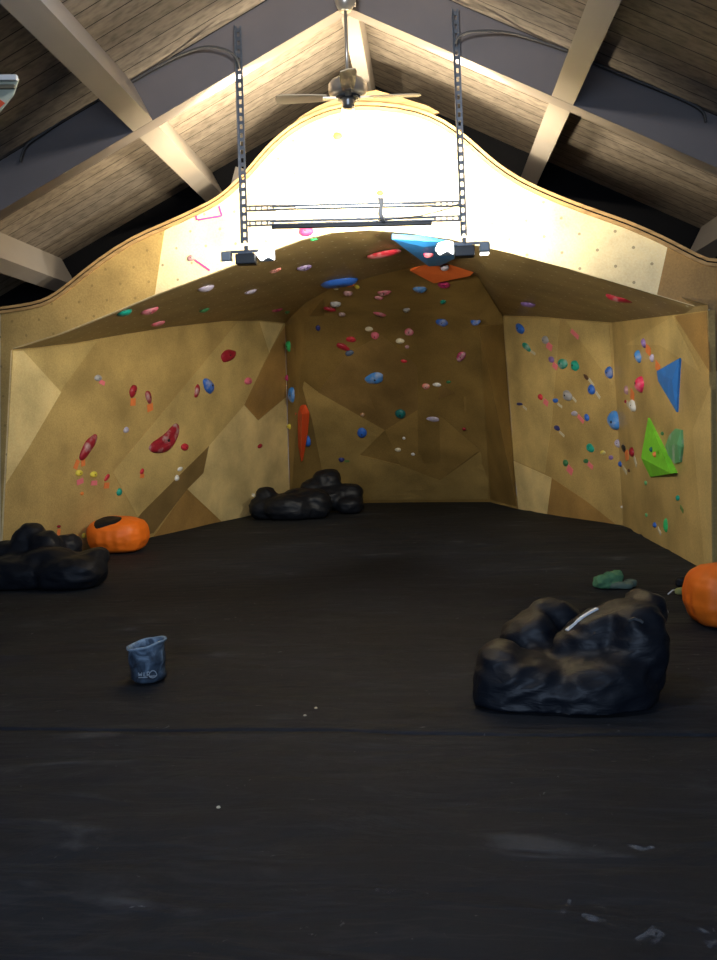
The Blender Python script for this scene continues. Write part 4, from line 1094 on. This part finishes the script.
# chalk bucket
def bucket():
    base = fl(149, 680); base.z = .006
    t = empty('chalk_bucket', base, 'slumped blue-grey chalk bucket with a round logo standing on the mat at left', 'chalk bucket')
    m, n, l, b_ = nm('chalk_dusted_fabric')
    tc = n.new('ShaderNodeTexCoord'); nz = n.new('ShaderNodeTexNoise'); nz.inputs['Scale'].default_value = 9; nz.inputs['Detail'].default_value = 6; nz.inputs['Distortion'].default_value = 1
    l.new(tc.outputs['Object'], nz.inputs['Vector']); sp = n.new('ShaderNodeSeparateXYZ'); l.new(tc.outputs['Object'], sp.inputs[0])
    k = math_n(n, l, 'ADD', nz.outputs[0], math_n(n, l, 'MULTIPLY', sp.outputs[2], 1.1))
    r = ramp(n, [(.5, (.012, .018, .03)), (.66, (.05, .08, .12)), (.86, (.27, .37, .48))]); l.new(k, r.inputs[0]); l.new(r.outputs[0], b_.inputs['Base Color']); b_.inputs['Roughness'].default_value = .85
    R0 = .104; n_ = 40
    def wall(z, r_, a):
        f = z/.25
        rr = r_*(1+.03*math.sin(a*3+z*30)+.04*noise.noise(Vector((math.cos(a)*2, math.sin(a)*2, z*22))))
        x = rr*math.cos(a); y = rr*math.sin(a)
        zz = z*(1+.10*f*math.cos(a-.5))+.012*f*noise.noise(Vector((a, 0, z*9)))
        if z > .02: zz += .006*math.sin(z*95+a)
        x += -.018*f*(1 if math.cos(a) < 0 else -.2)
        return Vector((x, y, zz))
    prof = [(0.001, .0), (R0*.9, .0), (R0, .012)]+[(R0*(1+.03*math.sin(z*60)), z) for z in [.012+.0125*i for i in range(1, 17)]]
    prof += [(R0*1.06, .218), (R0*1.05, .226), (R0*.95, .226), (R0*.9, .21), (R0*.86, .12), (R0*.8, .06), (.001, .05)]
    vs = []; 
    for r_, z in prof:
        for k_ in range(n_): vs.append(wall(z, r_, 2*math.pi*k_/n_))
    fs = [[j*n_+k_, j*n_+(k_+1) % n_, (j+1)*n_+(k_+1) % n_, (j+1)*n_+k_] for j in range(len(prof)-1) for k_ in range(n_)]
    body = mesh('body', vs, fs, m, t, smooth=True)
    rim = B().tube([wall(.222, R0*1.03, 2*math.pi*k_/n_) for k_ in range(n_+1)], .008, 8).out('rolled_rim', plain('chalky_rim', (.22, .3, .38), .8, noise_amt=.5, scale=40), t, smooth=True)
    # logo printed on the front
    face = math.atan2(-base.y, -base.x)
    def onc(u, z, e=.0035):                # u = metres around the front, + to the right in view
        a = face+u/R0; p = wall(z, R0*(1+.03*math.sin(z*60)), a); q = Vector((math.cos(a), math.sin(a), 0)); return p+q*e
    def stroke(pts, wd, name='letter', parent=body):
        b = B(); 
        for (u0, z0), (u1, z1) in zip(pts, pts[1:]):
            d = Vector((u1-u0, z1-z0)); ln = d.length; d /= ln; s = Vector((-d.y, d.x))*wd/2; ns = max(1, int(ln/.012))
            for i in range(ns):
                a0 = Vector((u0, z0))+d*ln*i/ns; a1 = Vector((u0, z0))+d*ln*(i+1)/ns
                q4 = [a0+s, a0-s, a1-s, a1+s]
                b.add([onc(q.x, q.y) for q in q4]+[onc(q.x, q.y, -.001) for q in q4], [[0, 1, 2, 3], [7, 6, 5, 4], [0, 4, 5, 1], [1, 5, 6, 2], [2, 6, 7, 3], [3, 7, 4, 0]])
        return b.out(name, M['logo_ink'], parent)
    z0, hh = .047, .027
    u = -.058
    stroke([(u, z0+hh), (u+.005, z0), (u+.011, z0+hh*.8), (u+.017, z0), (u+.022, z0+hh)], .0045)
    stroke([(u+.029, z0+hh), (u+.029, z0), (u+.042, z0)], .0045)
    stroke([(u+.048, z0), (u+.048, z0+hh), (u+.060, z0+hh), (u+.062, z0+hh*.7), (u+.058, z0+hh*.45), (u+.048, z0+hh*.45)], .0045)
    stroke([(u+.002, z0-.012), (u+.05, z0-.012)], .004, 'underline')
    cu, cz, cr = .024, .052, .024
    stroke([(cu+cr*math.cos(a/24*6.2832), cz+cr*math.sin(a/24*6.2832)) for a in range(25)], .004, 'logo_ring')
    for dz, w2 in ((-.004, .044), (-.011, .038)): stroke([(cu-w2/2, cz+dz), (cu+w2/2, cz+dz)], .003, 'logo_bar')
    stroke([(cu-.012, cz-.015), (cu, cz-.012), (cu+.012, cz-.015)], .003, 'logo_bar')
bucket()

# crumpled green cloth
def cloth():
    base = fl(616, 588); base.z = .006
    t = empty('cloth_bundle', base, 'crumpled green cloth bundle on the mat behind the large black beanbag', 'cloth')
    gm = plain('green_cloth', (.07, .2, .10), .85, noise_amt=.35, scale=20); gg = plain('grey_green_cloth', (.1, .15, .12), .85, noise_amt=.3, scale=20)
    b = soft('green_fold', [((-.10, .03, .04), (.09, .08, .06), 20), ((-.02, .05, .06), (.09, .08, .07), 0), ((.03, .08, .09), (.045, .05, .05), 0), ((-.12, .02, .07), (.04, .04, .04), 0), ((-.05, .0, .02), (.12, .06, .03), 0)], gm, t, base, voxel=.011, smooth=2, amp=.018, freq=(22, 22, 26), seed=1)
    soft('grey_fold', [((.03, -.03, .02), (.11, .05, .035), -10), ((.13, .03, .03), (.06, .05, .035), 20)], gg, t, base, voxel=.011, smooth=3, amp=.010, freq=(20, 20, 20), seed=4)
cloth()
def lump(px, py, r, mat, name, label, cat, rz=0, amp=.006):
    base = fl(px, py); base.z = .004
    o = soft(name, [((0, 0, r[2]*.8), r, rz)], mat, None, base, voxel=.008, smooth=2, amp=amp, freq=(25, 25, 25), seed=px)
    o.location = base; tag(o, label, cat)
lump(664, 614.5, (.032, .03, .022), plain('white_chalk', (.55, .55, .53), .9), 'chalk_ball', 'small white chalk ball on the mat beside the large black beanbag', 'chalk ball')
lump(681, 594.5, (.055, .03, .03), plain('yellow_green_rubber', (.42, .45, .16), .7), 'brush_handle', 'small pale yellow-green object touching the right orange beanbag', 'small object', 10)
b = B(); p = fl(668, 595.5); p.z = .012; q_ = fl(677, 593); q_.z = .03
b.tube([p, p.lerp(q_, .5)+Vector((0, 0, .012)), q_], .006, 7); tag(b.out('cord', M['white_strap'], smooth=True), 'short white cord trailing left from the pale yellow-green object', 'cord')
lump(684, 587, (.075, .05, .05), M['nylon'], 'shoe', 'dark shoe-like lump behind the right orange beanbag', 'small object')
for i, (px, py, lb) in enumerate(((316, 708.5, 'tiny white chalk crumb on the mat above the seam'), (218.5, 808, 'tiny pale chalk crumb in the left foreground'), (305, 716, 'tiny faint chalk crumb beside the brighter one above the seam'))):
    p = fl(px, py); o = B().lathe([(.002, .0), (.009, .002), (.007, .007), (.001, .009)], 8).out('chalk_crumb', M['tapew'], loc=p); tag(o, lb, 'chalk crumb', 'chalk crumbs on the mat')

# chalk scuffs on the mat: thin rubbed-in smears
M['scuff'] = None
def scuff_mat():
    m, n, l, b = nm('rubbed_chalk')
    tc = n.new('ShaderNodeTexCoord'); nz = n.new('ShaderNodeTexNoise'); nz.inputs['Scale'].default_value = 24; nz.inputs['Detail'].default_value = 6
    l.new(tc.outputs['Object'], nz.inputs['Vector'])
    r = ramp(n, [(.42, (0, 0, 0)), (.7, (.55, .55, .55))]); l.new(nz.outputs[0], r.inputs[0])
    b.inputs['Base Color'].default_value = (.22, .25, .3, 1); b.inputs['Roughness'].default_value = .9
    l.new(r.outputs[0], b.inputs['Alpha'])
    return m
M['scuff'] = scuff_mat()
def scuff(pts, wd, label):
    P = [fl(*p) for p in pts]; vs = []; fs = []
    Q = []
    for a, c_ in zip(P, P[1:]):
        for k in range(4): Q.append(a.lerp(c_, k/4))
    Q.append(P[-1])
    for i, p in enumerate(Q):
        t = (Q[min(i+1, len(Q)-1)]-Q[max(i-1, 0)]).normalized(); s = Vector((-t.y, t.x, 0))
        h = wd*(.35+.65*math.sin(math.pi*(i+.5)/len(Q)))*(1+.4*noise.noise(Vector((i*.7, 0, wd*90))))/2
        for sg in (1, -1):
            v = p+s*sg*h; v.z = .012; vs.append(v)
    fs = [[2*i, 2*i+1, 2*i+3, 2*i+2] for i in range(len(Q)-1)]
    tag(mesh('chalk_smear', vs, fs, M['scuff']), label, 'chalk smear', 'chalk smears rubbed into the mat')
scuff([(562, 918), (566, 910), (570, 903)], .02, 'upright chalk smear in the right foreground')
scuff([(582, 918), (592, 922), (606, 925)], .03, 'flat chalk smear right of the upright one in the right foreground')
scuff([(636, 944), (648, 940), (655, 930)], .03, 'curled chalk smear near the bottom right')
scuff([(640, 948), (652, 947), (662, 938), (652, 930)], .02, 'second curl of chalk below the first near the bottom right')
scuff([(688, 928), (702, 935), (710, 945), (714, 955)], .035, 'long chalk smear at the bottom right corner')
scuff([(628, 848), (640, 852), (654, 850)], .03, 'faint chalk smear above the others at right')
scuff([(376, 893), (386, 895), (396, 892)], .03, 'small chalk smear in the middle foreground')
scuff([(590, 905), (605, 912)], .015, 'thin diagonal chalk smear above the flat one at right')
